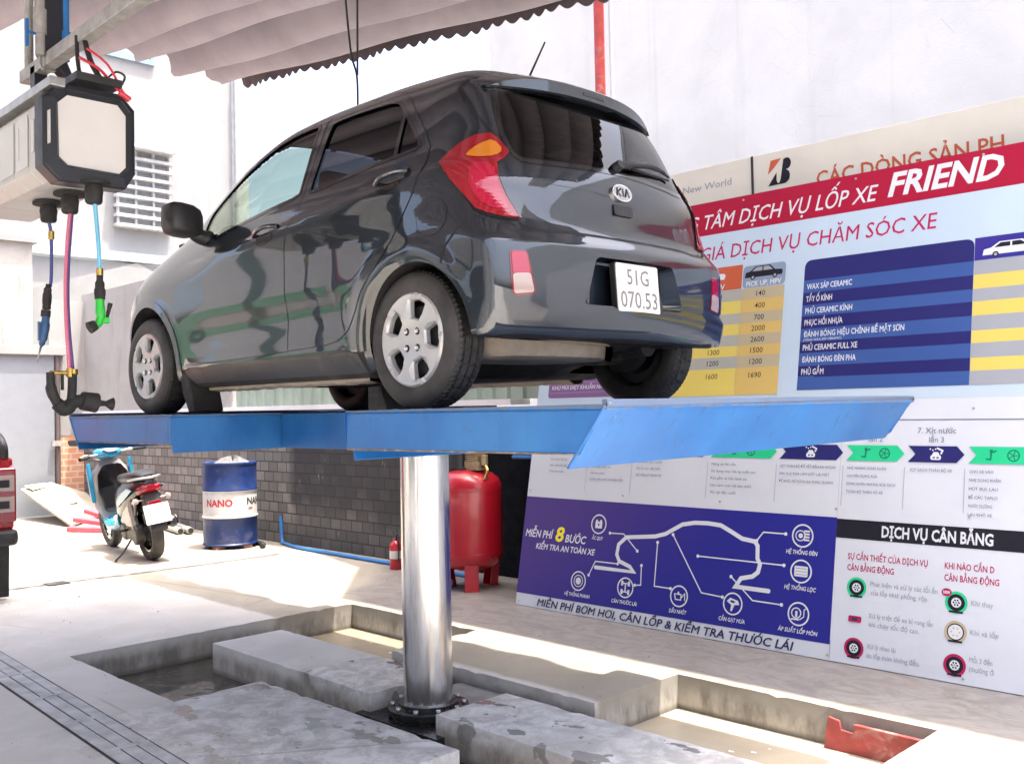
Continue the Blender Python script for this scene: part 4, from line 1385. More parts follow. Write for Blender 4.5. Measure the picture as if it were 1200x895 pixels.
class Shell:
    """pieces of bodywork cut by outlines and laid on the surface, with true surface normals"""
    def __init__(s):
        s.V, s.N, s.F, s.M = [], [], [], []
    def _push(s, P, Nn, faces, mat):
        b = sum(len(a) for a in s.V)
        s.V.append(P); s.N.append(Nn)
        s.F += [[b+i for i in f] for f in faces]
        s.M += [mat]*len(faces)
    def patch(s, poly, dom, off=.002, step=.025, holes=(), skirt=.012, mat=0, relief=None):
        poly = resample(poly, step)
        holes = [resample(h, step) for h in holes]
        A = np.array(poly)
        lo, hi = A.min(0), A.max(0)
        gx, gy = np.meshgrid(np.arange(lo[0]+step*.5, hi[0], step), np.arange(lo[1]+step*.5, hi[1], step))
        gx, gy = gx.ravel(), gy.ravel()
        k = inside(poly, gx, gy)
        for h in holes:
            k &= ~inside(h, gx, gy)
        G = np.stack([gx[k], gy[k]], 1)
        bd = np.concatenate([A]+[np.array(h) for h in holes])
        if len(G):
            d = np.min(np.hypot(G[:, None, 0]-bd[None, :, 0], G[:, None, 1]-bd[None, :, 1]), 1)
            G = G[d > step*.45]
        pts = [Vector(p) for p in bd] + [Vector(p) for p in G]
        loops, b0 = [], 0
        for L in [poly]+holes:
            loops.append(list(range(b0, b0+len(L)))); b0 += len(L)
        E = [(l[i], l[(i+1) % len(l)]) for l in loops for i in range(len(l))]
        vs, es, fs, *_ = delaunay_2d_cdt(pts, E, [], 0, 1e-7)
        Q = np.array([(v.x, v.y) for v in vs])
        C = np.array([Q[list(f)].mean(0) for f in fs])
        k = inside(poly, C[:, 0], C[:, 1])
        for h in holes:
            k &= ~inside(h, C[:, 0], C[:, 1])
        fs = [f for f, q in zip(fs, k) if q]
        P, Nn = on_body(Q, dom)
        o = off if relief is None else off+relief(Q)[:, None]
        P = P+Nn*o
        # keep outward facing
        f0 = fs[len(fs)//2]
        fl = np.dot(np.cross(P[f0[1]]-P[f0[0]], P[f0[2]]-P[f0[0]]), Nn[f0[0]]) < 0
        s._push(P, Nn, [f[::-1] if fl else f for f in fs], mat)
        if skirt:
            for l in loops:
                idx = l
                a = P[idx]; nn = Nn[idx]
                b = a-nn*skirt
                m = len(idx)
                fc = [(i, m+i, m+(i+1) % m, (i+1) % m) for i in range(m)]
                s._push(np.concatenate([a, b]), np.concatenate([nn, nn]), [f[::-1] for f in fc] if fl else fc, mat)
        return s
    def ribbon(s, poly, dom, w, off=.001, step=.02, mat=0, closed=True, inner=None):
        """thin strip following an outline"""
        P = resample(poly, step) if closed else poly
        P = np.array(P)
        nx = np.roll(P, -1, 0)-np.roll(P, 1, 0)
        if not closed:
            nx[0] = P[1]-P[0]; nx[-1] = P[-1]-P[-2]
        nx /= np.maximum(np.linalg.norm(nx, axis=1, keepdims=True), 1e-9)
        nr = np.stack([-nx[:, 1], nx[:, 0]], 1)
        wi = w if inner is None else inner
        A, na = on_body(P+nr*w/2, dom); B, nb = on_body(P-nr*wi/2, dom)
        n = len(P)
        pts = np.concatenate([A+na*off, B+nb*off]); ns = np.concatenate([na, nb])
        fc = [(i, n+i, n+(i+1) % n, (i+1) % n) for i in range(n if closed else n-1)]
        f0 = fc[0]
        if np.dot(np.cross(pts[f0[1]]-pts[f0[0]], pts[f0[2]]-pts[f0[0]]), ns[f0[0]]) < 0:
            fc = [f[::-1] for f in fc]
        s._push(pts, ns, fc, mat)
        return s
    def build(s, name, mats, parent=None, solid=0.):
        V = np.concatenate(s.V); Nn = np.concatenate(s.N)
        me = bpy.data.meshes.new(name)
        me.from_pydata(V.tolist(), [], s.F)
        me.polygons.foreach_set('use_smooth', [True]*len(s.F))
        me.polygons.foreach_set('material_index', s.M)
        for m in ML(mats):
            me.materials.append(m)
        me.validate()
        if len(me.vertices) == len(Nn):
            me.normals_split_custom_set_from_vertices([tuple(x) for x in Nn])
        o = bpy.data.objects.new(name, me)
        COL.objects.link(o)
        o.parent = parent
        return o

# ---- outlines (side: x, z; rear: y, z)
FG = chaikin([(-1.735, 1.075), (-1.60, 1.176), (-1.432, 1.278), (-1.27, 1.342), (-1.12, 1.372), (-.925, 1.378), (-.905, 1.35), (-.862, 1.20), (-.832, 1.03), (-.838, .995), (-1.044, .975), (-1.315, .941), (-1.60, .898), (-1.70, .885), (-1.74, .93), (-1.75, 1.03)], 1)
RG = chaikin([(-.775, 1.36), (-.60, 1.362), (-.42, 1.352), (-.335, 1.345), (-.265, 1.325), (-.20, 1.268), (-.09, 1.165), (.015, 1.060), (-.01, 1.052), (-.159, 1.044), (-.339, 1.035), (-.539, 1.012), (-.70, 1.000), (-.748, 1.000), (-.752, 1.03), (-.758, 1.132), (-.78, 1.273), (-.79, 1.345)], 1)
FD = [(-1.855, .905), (-1.90, .815), (-1.928, .715), (-1.940, .62), (-1.940, .50), (-1.925, .38), (-1.87, .29), (-1.835, .262), (-1.54, .268), (-1.15, .274), (-.90, .282), (-.900, .40), (-.895, .60), (-.893, .75), (-.875, .85), (-.82, .92), (-.795, .99), (-.805, 1.15), (-.835, 1.30), (-.865, 1.405), (-1.0, 1.412), (-1.12, 1.408), (-1.27, 1.380), (-1.432, 1.318), (-1.60, 1.218), (-1.745, 1.115), (-1.80, 1.03), (-1.815, .95)]
RD = [(-.895, .283), (-.74, .288), (-.60, .292), (-.50, .305), (-.42, .345), (-.355, .415), (-.30, .49), (-.235, .555), (-.165, .61), (-.10, .675), (-.035, .76), (.028, .85), (.055, .92), (.076, .985), (.072, 1.045), (.02, 1.115), (-.08, 1.215), (-.195, 1.325), (-.275, 1.38), (-.36, 1.402), (-.60, 1.412), (-.855, 1.407), (-.825, 1.30), (-.797, 1.15), (-.787, .99), (-.812, .925), (-.867, .853), (-.885, .75), (-.887, .60), (-.892, .40)]
def mirror_x(poly):
    return poly + [(-a, b) for a, b in poly[::-1]]
TG = mirror_x([(0, .689), (-.32, .684), (-.53, .680), (-.578, .688), (-.590, .715), (-.628, .80), (-.645, .876), (-.632, .935), (-.602, .955), (-.568, .985), (-.574, 1.05), (-.588, 1.09), (-.606, 1.15), (-.606, 1.235), (-.590, 1.29), (-.55, 1.335), (-.30, 1.365), (0, 1.37)])
RW = chaikin(mirror_x([(0, .972), (-.133, .968), (-.432, .956), (-.515, .955), (-.553, .975), (-.562, 1.045), (-.548, 1.15), (-.522, 1.255), (-.49, 1.295), (-.30, 1.31), (0, 1.318)]), 1)
def diag(p):                                          # (x, y, z) -> rear corner coordinates
    return ((p[0]+p[1])*R2, p[2])
TL = [diag(p) for p in [(.155, -.746, .955), (.188, -.726, .991), (.224, -.689, 1.033), (.255, -.648, 1.060), (.285, -.600, 1.072), (.308, -.578, 1.048), (.352, -.563, .989), (.356, -.597, .957), (.351, -.629, .938), (.368, -.641, .876), (.390, -.624, .804), (.424, -.586, .717), (.408, -.646, .717), (.374, -.710, .728), (.341, -.736, .748), (.291, -.748, .811), (.225, -.756, .88)]]
TLA = [diag(p) for p in [(.263, -.712, .962), (.271, -.684, .992), (.285, -.648, 1.019), (.303, -.600, 1.040), (.338, -.582, .990), (.335, -.625, .962), (.307, -.680, .955)]]
TLI = [diag(p) for p in [(.285, -.715, .938), (.345, -.64, .930), (.362, -.648, .87), (.385, -.635, .80), (.405, -.62, .738), (.36, -.715, .758), (.31, -.735, .83)]]
BUMP_T = [(-.60, .672), (-.53, .666), (-.32, .671), (0, .677)]
ARCH_R, ARCH_F = (.045, .272, .312), (-2.345, .268, .345)
def arch(c, r=None, a0=-12, a1=192, n=40):
    r = r or c[2]
    return [(c[0]+r*math.cos(R(a)), c[1]+r*math.sin(R(a))) for a in np.linspace(a0, a1, n)]

def make_car():
    t = empty('hatchback_car', (.835, -.035, HP), (0, 0, 0), 'dark slate five door hatchback raised on the blue lift, seen from behind', 'car')
    # ---------------- main bodywork
    BX = ((-3.14, .64), (-.87, .87), (.04, 1.58))
    st = .018
    ax = [np.linspace(a, b, int((b-a)/st)+1) for a, b in BX]
    Vs, Fs, base = [], [], 0
    for fixed in range(3):
        o1, o2 = [i for i in range(3) if i != fixed]
        for side in (0, 1):
            A, B = np.meshgrid(ax[o1], ax[o2], indexing='ij')
            P = np.zeros(A.shape+(3,))
            P[..., o1] = A; P[..., o2] = B; P[..., fixed] = BX[fixed][side]
            n1, n2 = A.shape
            idx = np.arange(n1*n2).reshape(n1, n2)+base
            q = np.stack([idx[:-1, :-1], idx[1:, :-1], idx[1:, 1:], idx[:-1, 1:]], -1).reshape(-1, 4)
            if (side == 0) ^ (fixed == 1):
                q = q[:, ::-1]
            Vs.append(P.reshape(-1, 3)); Fs.append(q); base += n1*n2
    V0, FA = np.concatenate(Vs), np.concatenate(Fs)
    key = np.round(V0*1e4).astype(np.int64)
    _, first, inv = np.unique(key, axis=0, return_index=True, return_inverse=True)
    inv = inv.ravel()
    V0, FA = V0[first], inv[FA]
    core = np.stack([np.clip(V0[:, 0], -2.55, .02), np.clip(V0[:, 1], -.35, .35), np.clip(V0[:, 2], .48, .80)], 1)
    lo, hi = np.zeros(len(V0)), np.ones(len(V0))
    for _ in range(24):
        m = (lo+hi)/2
        P = core+(V0-core)*m[:, None]
        neg = F(P[:, 0], P[:, 1], P[:, 2]) < 0
        lo = np.where(neg, m, lo); hi = np.where(neg, hi, m)
    V = core+(V0-core)*lo[:, None]
    Nn = grad(V)
    kill = np.zeros(len(V), bool)
    sidev = np.abs(V[:, 1]) > .35
    for g in (FG, RG):
        kill |= inside(g, V[:, 0], V[:, 2]) & sidev & (np.abs(Nn[:, 1]) > .3)
    kill |= inside(RW, V[:, 1], V[:, 2]) & (V[:, 0] > -.2)
    WS = chaikin(mirror_x([(0, 1.065), (-.50, 1.04), (-.62, 1.02), (-.585, 1.12), (-.50, 1.30), (-.44, 1.395), (-.30, 1.42), (0, 1.43)]), 1)
    kill |= inside(WS, V[:, 1], V[:, 2]) & (V[:, 0] < -.95)
    for c in (ARCH_R, ARCH_F):
        kill |= (np.hypot(V[:, 0]-c[0], V[:, 2]-c[1]) < c[2]-.006) & (np.abs(V[:, 1]) > .45)
    kill |= inside([(-.335, .392), (-.262, .60), (.262, .60), (.335, .392)], V[:, 1], V[:, 2]) & (V[:, 0] > .4)
    keep = ~(kill[FA].any(1))
    FA = FA[keep]
    used = np.zeros(len(V), bool); used[FA.ravel()] = True
    remap = np.cumsum(used)-1
    body = Shell()
    fz = V[FA].mean(1)
    mats = np.where((fz[:, 2] < .245) & (fz[:, 0] < -.3) | (np.abs(Nn[FA[:, 0]][:, 2]) > .9) & (fz[:, 2] < .4), 1, 0)
    body.V.append(V[used]); body.N.append(Nn[used])
    body.F = remap[FA].tolist(); body.M = mats.tolist()
    for c, x0 in ((ARCH_R, 0), (ARCH_F, 0)):
        for dm in 'LR':
            A = arch(c, c[2]+.016, -14, 194, 60)
            body.ribbon(A, dm, .04, .0035, closed=False, mat=0)
    body.build('body', ['paint', 'under_black'], t)
    # inner wheel housings and the folded arch lip
    for c in (ARCH_R, ARCH_F):
        for s in (-1, 1):
            lin = MB()
            pts = arch(c, c[2]+.003, 1, 179, 30)
            yo = [on_body([(min(max(a, c[0]-c[2]), c[0]+c[2]), max(b, .30))], 'R')[0][0][1] for a, b in pts]
            Vv, Ff = [], []
            for (a, b), y in zip(pts, yo):
                Vv += [(a, s*(y-.001), b), (a, s*.42, b)]
            for i in range(len(pts)-1):
                Ff.append((2*i, 2*i+1, 2*i+3, 2*i+2))
            lin.add(Vv, Ff, 0, True)
            lin.add([(a, s*.42, b) for a, b in pts], [tuple(range(len(pts)))], 0)
            lin.build('wheel_housing', 'under_black', t)

    # ---------------- doors
    for dm, s in (('L', -1), ('R', 1)):
        for poly, hole, gm, hx in ((FD, FG, 'glass_clear', -1.065), (RD, RG, 'glass_dark', -.125)):
            sh = Shell()
            sh.patch(poly, dm, .0025, .022, holes=[hole])
            sh.ribbon(poly, dm, .017, .0014, .02, mat=1, inner=.006)
            d = sh.build('door', ['paint', 'seam_black'], t)
            w = Shell().patch(hole, dm, -.006, .03, skirt=0).build('window', gm, d)
            Shell().ribbon(hole, dm, .022, .0042, .02, inner=.012).build('window_seal', 'gloss_black', d)
            if hole is RG:
                dv = [(-.205, 1.275), (-.185, 1.283), (-.135, 1.047), (-.158, 1.043)]
                Shell().patch(dv, dm, .001, .02).build('window_bar', 'gloss_black', d)
            # handle: recessed cup and pull
            hz = .925 if hx > -.5 else .835
            cup = [(hx+.075*math.cos(a), hz-.012+.03*math.sin(a)+.06*.1*math.cos(a)) for a in np.linspace(0, 6.28, 20)[:-1]]
            Shell().patch(cup, dm, .0035, .012, skirt=0).build('handle_cup', 'gloss_black', d)
            bar, nb = on_body([(hx-.105+.21*k/8, hz+.012+.022*(k/8)) for k in range(9)], dm)
            lift_ = np.array([.004, .018, .026, .030, .031, .030, .026, .018, .004])[:, None]
            MB().tube([tuple(p) for p in bar+nb*lift_], .011, 8, sub=3).build('handle', 'paint', d)
        # sill moulding
        sl = [(-1.90, .165), (-.30, .160), (-.34, .238), (-.46, .262), (-1.84, .245), (-1.92, .235)]
        Shell().patch(sl, dm, .006, .03).build('sill', simple('sill_dark', (.022, .024, .028), .35, dirt=((.10, .085, .065), .5)) if s < 0 else bpy.data.materials['sill_dark'], t)
        fl_ = [(-1.93, .30), (-1.905, .30), (-1.90, .50), (-1.935, .62), (-1.932, .70), (-1.945, .62), (-1.945, .45)]
    # fuel flap
    cf = [(.147+.082*math.cos(a), .745+.075*math.sin(a)) for a in np.linspace(0, 6.28, 26)[:-1]]
    sh = Shell().patch(cf, 'L', .002, .02)
    sh.ribbon(cf, 'L', .007, .0008, .015, mat=1)
    sh.build('fuel_flap', ['paint', 'seam_black'], t)

    # ---------------- tailgate
    sh = Shell().patch(TG, 'B', .0025, .022, holes=[RW])
    sh.ribbon(TG, 'B', .019, .0012, .02, mat=1, inner=.006)
    tg = sh.build('tailgate', ['paint', 'seam_black'], t)
    Shell().patch(RW, 'B', .004, .028, skirt=.006).build('rear_window', 'glass_rear', tg)
    Shell().ribbon(RW, 'B', .012, .0044, .02, inner=.03).build('window_seal', 'gloss_black', tg)
    # defroster lines
    dfm = MB()
    for k in range(8):
        z = 1.01+.032*k
        P, Nn_ = on_body([(a, z) for a in np.linspace(-.46, .46, 14)], 'B')
        dfm.tube([tuple(p) for p in P-Nn_*.004], .0012, 4, smooth_path=False)
    dfm.build('defroster', simple('heater_brown', (.10, .06, .05), .6), tg)
    # spoiler above the glass
    sp = MB()
    prof_y = np.linspace(-.545, .545, 41)
    Vv, Ff = [], []
    for y in prof_y:
        q = abs(y)/.545
        xt = .318-.115*q**2.2
        zb = 1.306-.012*q**2
        zt = zb+.058*(1-q**5)+.004
        yy = y
        root = on_body([(yy, 1.30-.02*q*q)], 'B')[0][0][0]
        rx = min(root, xt-.03)
        ztop0 = 1.47
        P0, _ = on_body([(yy, min(1.41, zt+.045))], 'B')
        xr = P0[0][0]-.02
        Vv += [(rx-.02, yy, zb+.010), (xt-.012, yy, zb), (xt, yy, zb+.006), (xt+.002, yy, zt-.01), (xt-.012, yy, zt), ((xt+xr)/2, yy, (zt+min(1.41, zt+.045))/2+.008), (xr, yy, min(1.41, zt+.045))]
    m = 7
    for i in range(40):
        for j in range(m-1):
            Ff.append((i*m+j, (i+1)*m+j, (i+1)*m+j+1, i*m+j+1))
    sp.add(Vv, Ff, 0, True)
    sp.add(Vv[:m], [tuple(range(m))]); sp.add(Vv[-m:], [tuple(range(m))[::-1]])
    so = sp.build('spoiler', 'paint', tg)
    P, _ = on_body([(-.03, 1.34), (.03, 1.34)], 'B')
    MB().box((.314, -.07, 1.328), (.3215, .07, 1.342)).build('brake_lamp', 'gloss_black', so, bevel=.002)
    # wiper
    wm = MB()
    P, Nn_ = on_body([(.0, 1.004), (.10, 1.018), (.22, 1.032), (.34, 1.036), (.43, 1.030)], 'B')
    wm.tube([tuple(p) for p in P+Nn_*np.array([.018, .032, .036, .030, .02])[:, None]], [.016, .016, .015, .013, .010, .006], 8)
    wm.cyl(P[0]-Nn_[0]*.0, P[0]+Nn_[0]*.035, .024, .020, 14)
    P, Nn_ = on_body([(.10, 1.01), (.43, 1.018)], 'B')
    wm.tube([tuple(p) for p in P+Nn_*.014], .006, 5, smooth_path=False)
    wm.build('wiper', 'black_plastic', tg)
    # badge: ringed oval plate with three stick letters, over the release pad
    P, Nn_ = on_body([(-.02, .885)], 'B')
    nrm = Vector(Nn_[0]); up = (Vector((0, 0, 1))-nrm*nrm.z).normalized(); rt = Vector((0, 1, 0))
    M = Matrix((rt, up, nrm)).transposed().to_4x4(); M.translation = Vector(P[0])+nrm*.006
    b = Ink()
    ov = lambda rx, ry: [(rx*math.cos(a), ry*math.sin(a)) for a in np.linspace(0, 6.28318, 37)[:-1]]
    b.prism(ov(.064, .038), 0, .008, 0)
    bo = MB()
    bo.prism(ov(.064, .038), -.004, .008, 0, M)
    bo.prism(ov(.056, .031), .0081, .0095, 1, M)
    lt = MB()
    for st_ in ([(-.040, -.016), (-.034, .018)], [(-.036, -.002), (-.010, .018)], [(-.036, .0), (-.014, -.017)], [(.002, -.017), (.002, .018)], [(.014, -.017), (.028, .018)], [(.028, .018), (.042, -.017)]):
        bo.tube([tuple(M @ Vector((a, c, .0105))) for a, c in st_], .0038, 6, 2, smooth_path=False)
    bo.build('badge', ['chrome', simple('badge_silver', (.55, .55, .56), .25, .8), 'gloss_black'], tg)
    P, Nn_ = on_body([(-.02, .815)], 'B')
    M2 = M.copy(); M2.translation = Vector(P[0])+nrm*.004
    MB().prism(fillet([(-.062, -.03), (.062, -.03), (.062, .02), (-.062, .02)], .015), -.002, .006, 0, M2).build('release_pad', 'black_plastic', tg, bevel=.002)

    # ---------------- bumper
    bp = Shell()
    YB = .60
    bump = mirror_x([(0, .283), (-.40, .280), (-YB, .285), (-YB, .40), (-YB, .50), (-YB, .60), (-YB, .670), (-.53, .674), (-.32, .678), (0, .683)])
    hole = fillet([(-.325, .400), (-.255, .592), (.255, .592), (.325, .400)], .03)
    def crease(z):
        t_ = np.clip((.402-z)/.024, 0, 1)
        return .017*t_*t_*(3-2*t_) - .008*np.exp(-((z-.404)/.008)**2)
    def relief(Q):
        z, y = Q[:, 1], np.abs(Q[:, 0])
        pod = np.exp(-((y-.515-.05*(z-.5))/.020)**2)*np.clip((z-.42)/.03, 0, 1)*np.clip((.63-z)/.03, 0, 1)
        return crease(z) - .014*pod
    bp.patch(bump, 'B', .004, .015, holes=[hole], skirt=0, relief=relief)
    bp.ribbon([(-YB+k*2*YB/40, .681 if abs(-YB+k*2*YB/40) < .45 else .672) for k in range(41)], 'B', .012, .0045, mat=1, closed=False)
    zs = [.285+.385*k/14 for k in range(15)]
    Pe, _ = on_body([(-YB, z) for z in zs], 'B')
    ein = [((p[0]+p[1])*R2, p[2]) for p in Pe]
    aw = [(.045+.330*math.cos(a), .272+.330*math.sin(a)) for a in np.linspace(R(1), R(58), 12)]
    Ps, _ = on_body(aw, 'L')
    side = [((p[0]+p[1])*R2, p[2]) for p in Ps]
    top = [diag(p) for p in [(.229, -.796, .613), (.304, -.78, .688), (.355, -.725, .712), (.405, -.65, .700), (.425, -.61, .684)]]
    wrap = side+top+ein[::-1]
    for dm in 'DE':
        bp.patch(wrap, dm, .004, .015, skirt=0, relief=lambda Q: crease(Q[:, 1])*np.clip((Q[:, 0]+.36)/.12, 0, 1))
        bp.ribbon(side[-1:]+top, dm, .009, .0047, mat=1, closed=False)
    bo = bp.build('rear_bumper', ['paint', 'seam_black'], t)
    # sunken number plate pocket
    Pb = np.array([(.45, -.25, .400), (.455, -.215, .585), (.455, .215, .585), (.45, .25, .400)])
    Po, No = on_body(resample(hole, .03), 'B')
    Po = Po+No*.004
    n = len(Po)
    poc = MB()
    back = [(.462, p[1]*.84, .497+(p[2]-.497)*.92) for p in Po]
    poc.add([tuple(p) for p in Po]+back, [(i, (i+1) % n, n+(i+1) % n, n+i) for i in range(n)], 0, False)
    poc.add(back, [tuple(range(n))], 0)
    poc.build('plate_pocket', 'paint', bo)
    for s, dm in ((-1, 'D'), (1, 'E')):
        pts = [(.455, s*.668, .577), (.478, s*.612, .580), (.486, s*.580, .432), (.466, s*.668, .422)]
        pl = [((p[0]+p[1]*(1 if s < 0 else -1))*R2, p[2]) for p in pts]
        r = Shell()
        mid = lambda a, b, k: (a[0]+(b[0]-a[0])*k, a[1]+(b[1]-a[1])*k)
        u, v = mid(pl[0], pl[3], .52), mid(pl[1], pl[2], .52)
        r.patch(fillet([pl[0], pl[1], v, u], .012), dm, .0075, .012, mat=0)
        r.patch(fillet([u, v, pl[2], pl[3]], .012), dm, .0075, .012, mat=1)
        r.ribbon(fillet(pl, .014), dm, .014, .0055, .012, mat=2, inner=.012)
        r.build('reflector', ['lamp_pink', 'lamp_white', 'lamp_red_deep'], bo)
        # moulded pod round it
    # ---------------- tail lamps
    for s, dm in ((-1, 'D'), (1, 'E')):
        L = Shell().patch(TL, dm, .010, .016, holes=[], skirt=.02, mat=0)
        L.ribbon(TL, dm, .012, .0035, .015, mat=1, inner=.004)
        lo_ = L.build('tail_lamp', ['lamp_red', 'seam_black'], t)
        Shell().patch(chaikin(TLA, 1), dm, .0135, .012, skirt=.006).build('indicator', 'lamp_amber', lo_)
        Shell().patch(chaikin(TLI, 1), dm, .0125, .014, skirt=.004).build('inner_lens', 'lamp_pink', lo_)
    # ---------------- number plate
    P, Nn_ = on_body([(.0, .36)], 'B')
    M = Matrix(((0, 1, 0), (-.06, 0, .998), (.998, 0, .06))).transposed().to_4x4()
    M.translation = Vector((.536, .0, .481))
    pm = MB()
    pm.prism(fillet([(-.140, -.100), (.140, -.100), (.140, .100), (-.140, .100)], .012), -.006, 0, 0, M)
    pl = pm.build('number_plate', [simple('plate_white', (.70, .68, .64), .4, var=.03, dirt=((.5, .46, .4), .3))], t, bevel=.0015)
    b = MB()
    letters(b, '51G', -.072, .014, .068, .072, 0, .001, M=M)
    letters(b, '070.53', -.122, -.082, .072, .122, 0, .001, M=M)
    b.build('lettering', simple('plate_ink', (.20, .19, .18), .5), pl, weld=False)
    MB().prism(fillet([(-.145, -.104), (.145, -.104), (.145, .104), (-.145, .104)], .014), -.03, -.0065, 0, M).build('plate_holder', 'black_plastic', pl)

    # ---------------- wheels
    def wheel(x, y, s):
        w = bpy.data.objects.new('wheel', None); COL.objects.link(w); w.parent = t
        w.location = (x, y, .277); w.rotation_euler = (R(90), 0, 0) if s < 0 else (R(90), 0, R(180))
        # local z points out of the car after the turn
        T = MB()
        RO, WD = .277, .082
        prof = [(.182, .070), (.195, .079), (.215, .085), (.240, .083), (.258, .076), (.268, .066)]
        n = 72
        T.lathe(prof, n)
        T.lathe([(r, -z) for r, z in prof][::-1], n)
        T.lathe([(.182, -.070), (.182, .070)], n)
        # tread: ribs split by grooves, shoulders cut into blocks
        ribs = [(.066, .044), (.038, .008), (.003, -.027), (-.033, -.066)]
        nb = 150
        for ri, (z0, z1) in enumerate(ribs):
            Vv, Ff = [], []
            for k in range(nb):
                sh_ = (k % 2) if ri in (0, 3) else (1 if k % 5 == 0 else 0)
                rr = RO-(.005 if sh_ else 0)
                a0 = 2*math.pi*(k+.0)/nb; a1 = 2*math.pi*(k+1.)/nb
                e0 = .268 if ri == 0 else rr; e1 = .268 if ri == 3 else rr
                for a in (a0, a1):
                    tw = .012*(1 if ri < 2 else -1)
                    Vv += [(e0*math.cos(a), e0*math.sin(a), z0), (rr*math.cos(a+tw), rr*math.sin(a+tw), (z0+z1)/2), (e1*math.cos(a+tw*2), e1*math.sin(a+tw*2), z1)]
                b_ = 6*k
                Ff += [(b_, b_+1, b_+4, b_+3), (b_+1, b_+2, b_+5, b_+4)]
            for k in range(nb):
                b_, c_ = 6*k, 6*((k+1) % nb)
                Ff += [(b_+3, b_+4, c_+1, c_), (b_+4, b_+5, c_+2, c_+1)]
            T.add(Vv, Ff, 0, False)
        T.lathe([(.269, .066), (.269, -.066)], n)
        T.build('tyre', 'tyre', w)
        # hub cover with five openings and four wheel nuts
        rim = .190
        loops = []
        for k in range(5):
            a = R(4+72*k) * s * -1
            hw0, hw1 = .028, .051
            q = [(.086, -hw0), (.152, -hw1), (.163, 0), (.152, hw1), (.086, hw0)]
            loops.append(fillet([(r*math.cos(a)-h*math.sin(a), r*math.sin(a)+h*math.cos(a)) for r, h in q], .011, 4))
        outer = [(rim*math.cos(q), rim*math.sin(q)) for q in np.linspace(0, 2*math.pi, 73)[:-1]]
        g = [(r*math.cos(q), r*math.sin(q)) for r in (.03, .055, .08, .12, .172, .182) for q in np.linspace(0, 2*math.pi, 49)[:-1]]
        gx, gy = np.array(g).T
        k_ = np.ones(len(g), bool)
        for l in loops:
            c_ = np.array(l).mean(0)
            big = [(c_[0]+(p[0]-c_[0])*1.25, c_[1]+(p[1]-c_[1])*1.25) for p in l]
            k_ &= ~inside(big, gx, gy)
        ring2 = []
        for l in loops:
            c_ = np.array(l).mean(0)
            ring2 += [(c_[0]+(p[0]-c_[0])*1.16, c_[1]+(p[1]-c_[1])*1.16) for p in l]
        pts = outer+[p for l in loops for p in l]+ring2+[p for p, q in zip(g, k_) if q]
        E, b0 = [], 0
        for l in [outer]+loops:
            E += [(b0+i, b0+(i+1) % len(l)) for i in range(len(l))]; b0 += len(l)
        vs, _, fs, *_ = delaunay_2d_cdt([Vector(p) for p in pts], E, [], 0, 1e-7)
        Q = np.array([(v.x, v.y) for v in vs])
        r_ = np.hypot(Q[:, 0], Q[:, 1])
        z = np.interp(r_, [0, .05, .075, .10, .15, .172, .180, .190], [.074, .074, .078, .084, .082, .080, .086, .074])
        for l in loops:
            for p in l:
                d_ = np.hypot(Q[:, 0]-p[0], Q[:, 1]-p[1])
                z = np.where(d_ < 1e-4, z-.010, z)
        keepf = []
        for f in fs:
            c_ = Q[list(f)].mean(0)
            if not any(inside(l, c_[:1], c_[1:])[0] for l in loops):
                keepf.append(f)
        H = MB()
        H.add([(a, b_, c_) for (a, b_), c_ in zip(Q, z)], keepf, 0, True)
        for l in loops:
            m_ = len(l)
            zz_ = np.interp([math.hypot(*p) for p in l], [.05, .075, .10, .15, .172], [.074, .078, .084, .082, .080])-.010
            H.add([(p[0], p[1], q) for p, q in zip(l, zz_)]+[(p[0]*.985, p[1]*.985, q-.020) for p, q in zip(l, zz_)], [(i, m_+i, m_+(i+1) % m_, (i+1) % m_) for i in range(m_)], 0, True)
        H.lathe([(.190, .074), (.188, .060), (.182, .055)], 72)
        hc = H.build('hubcap', 'silver', w)
        for k in range(4):
            N_ = MB()
            a = R(45+90*k)
            c_ = (.047*math.cos(a), .047*math.sin(a))
            N_.cyl((c_[0], c_[1], .0745), (c_[0], c_[1], .0755), .0155, .0155, 16, 1)
            N_.lathe([(.0105, .0756), (.0105, .084), (.006, .087), (.0, .087)], 10, 0, Matrix.Translation((c_[0], c_[1], 0)))
            N_.build('wheel_nut', ['chrome', 'under_black'], w)
        D_ = MB()
        D_.lathe([(.182, .052), (.172, .045), (.165, -.02), (.12, -.03), (.05, .02), (0, .02)], 40)
        D_.lathe([(.06, .03), (.135, .030), (.135, .015), (.06, .015)], 40)
        D_.build('rim', simple('rim_steel', (.035, .036, .04), .5, .3) if 'rim_steel' not in bpy.data.materials else bpy.data.materials['rim_steel'], w)
        return w
    ty = NT('tyre_rubber')
    f = ty.noise(7, 6, .65)
    ty.col(ty.mix(ty.ramp(f, .35, .7), (.028, .026, .025), (.060, .056, .052)))
    ty.p(Roughness=.62)
    MAT['tyre'] = ty.mat
    wheel(0, -.70, -1); wheel(-2.385, -.695, -1)
    wheel(0, .70, 1); wheel(-2.385, .695, 1)

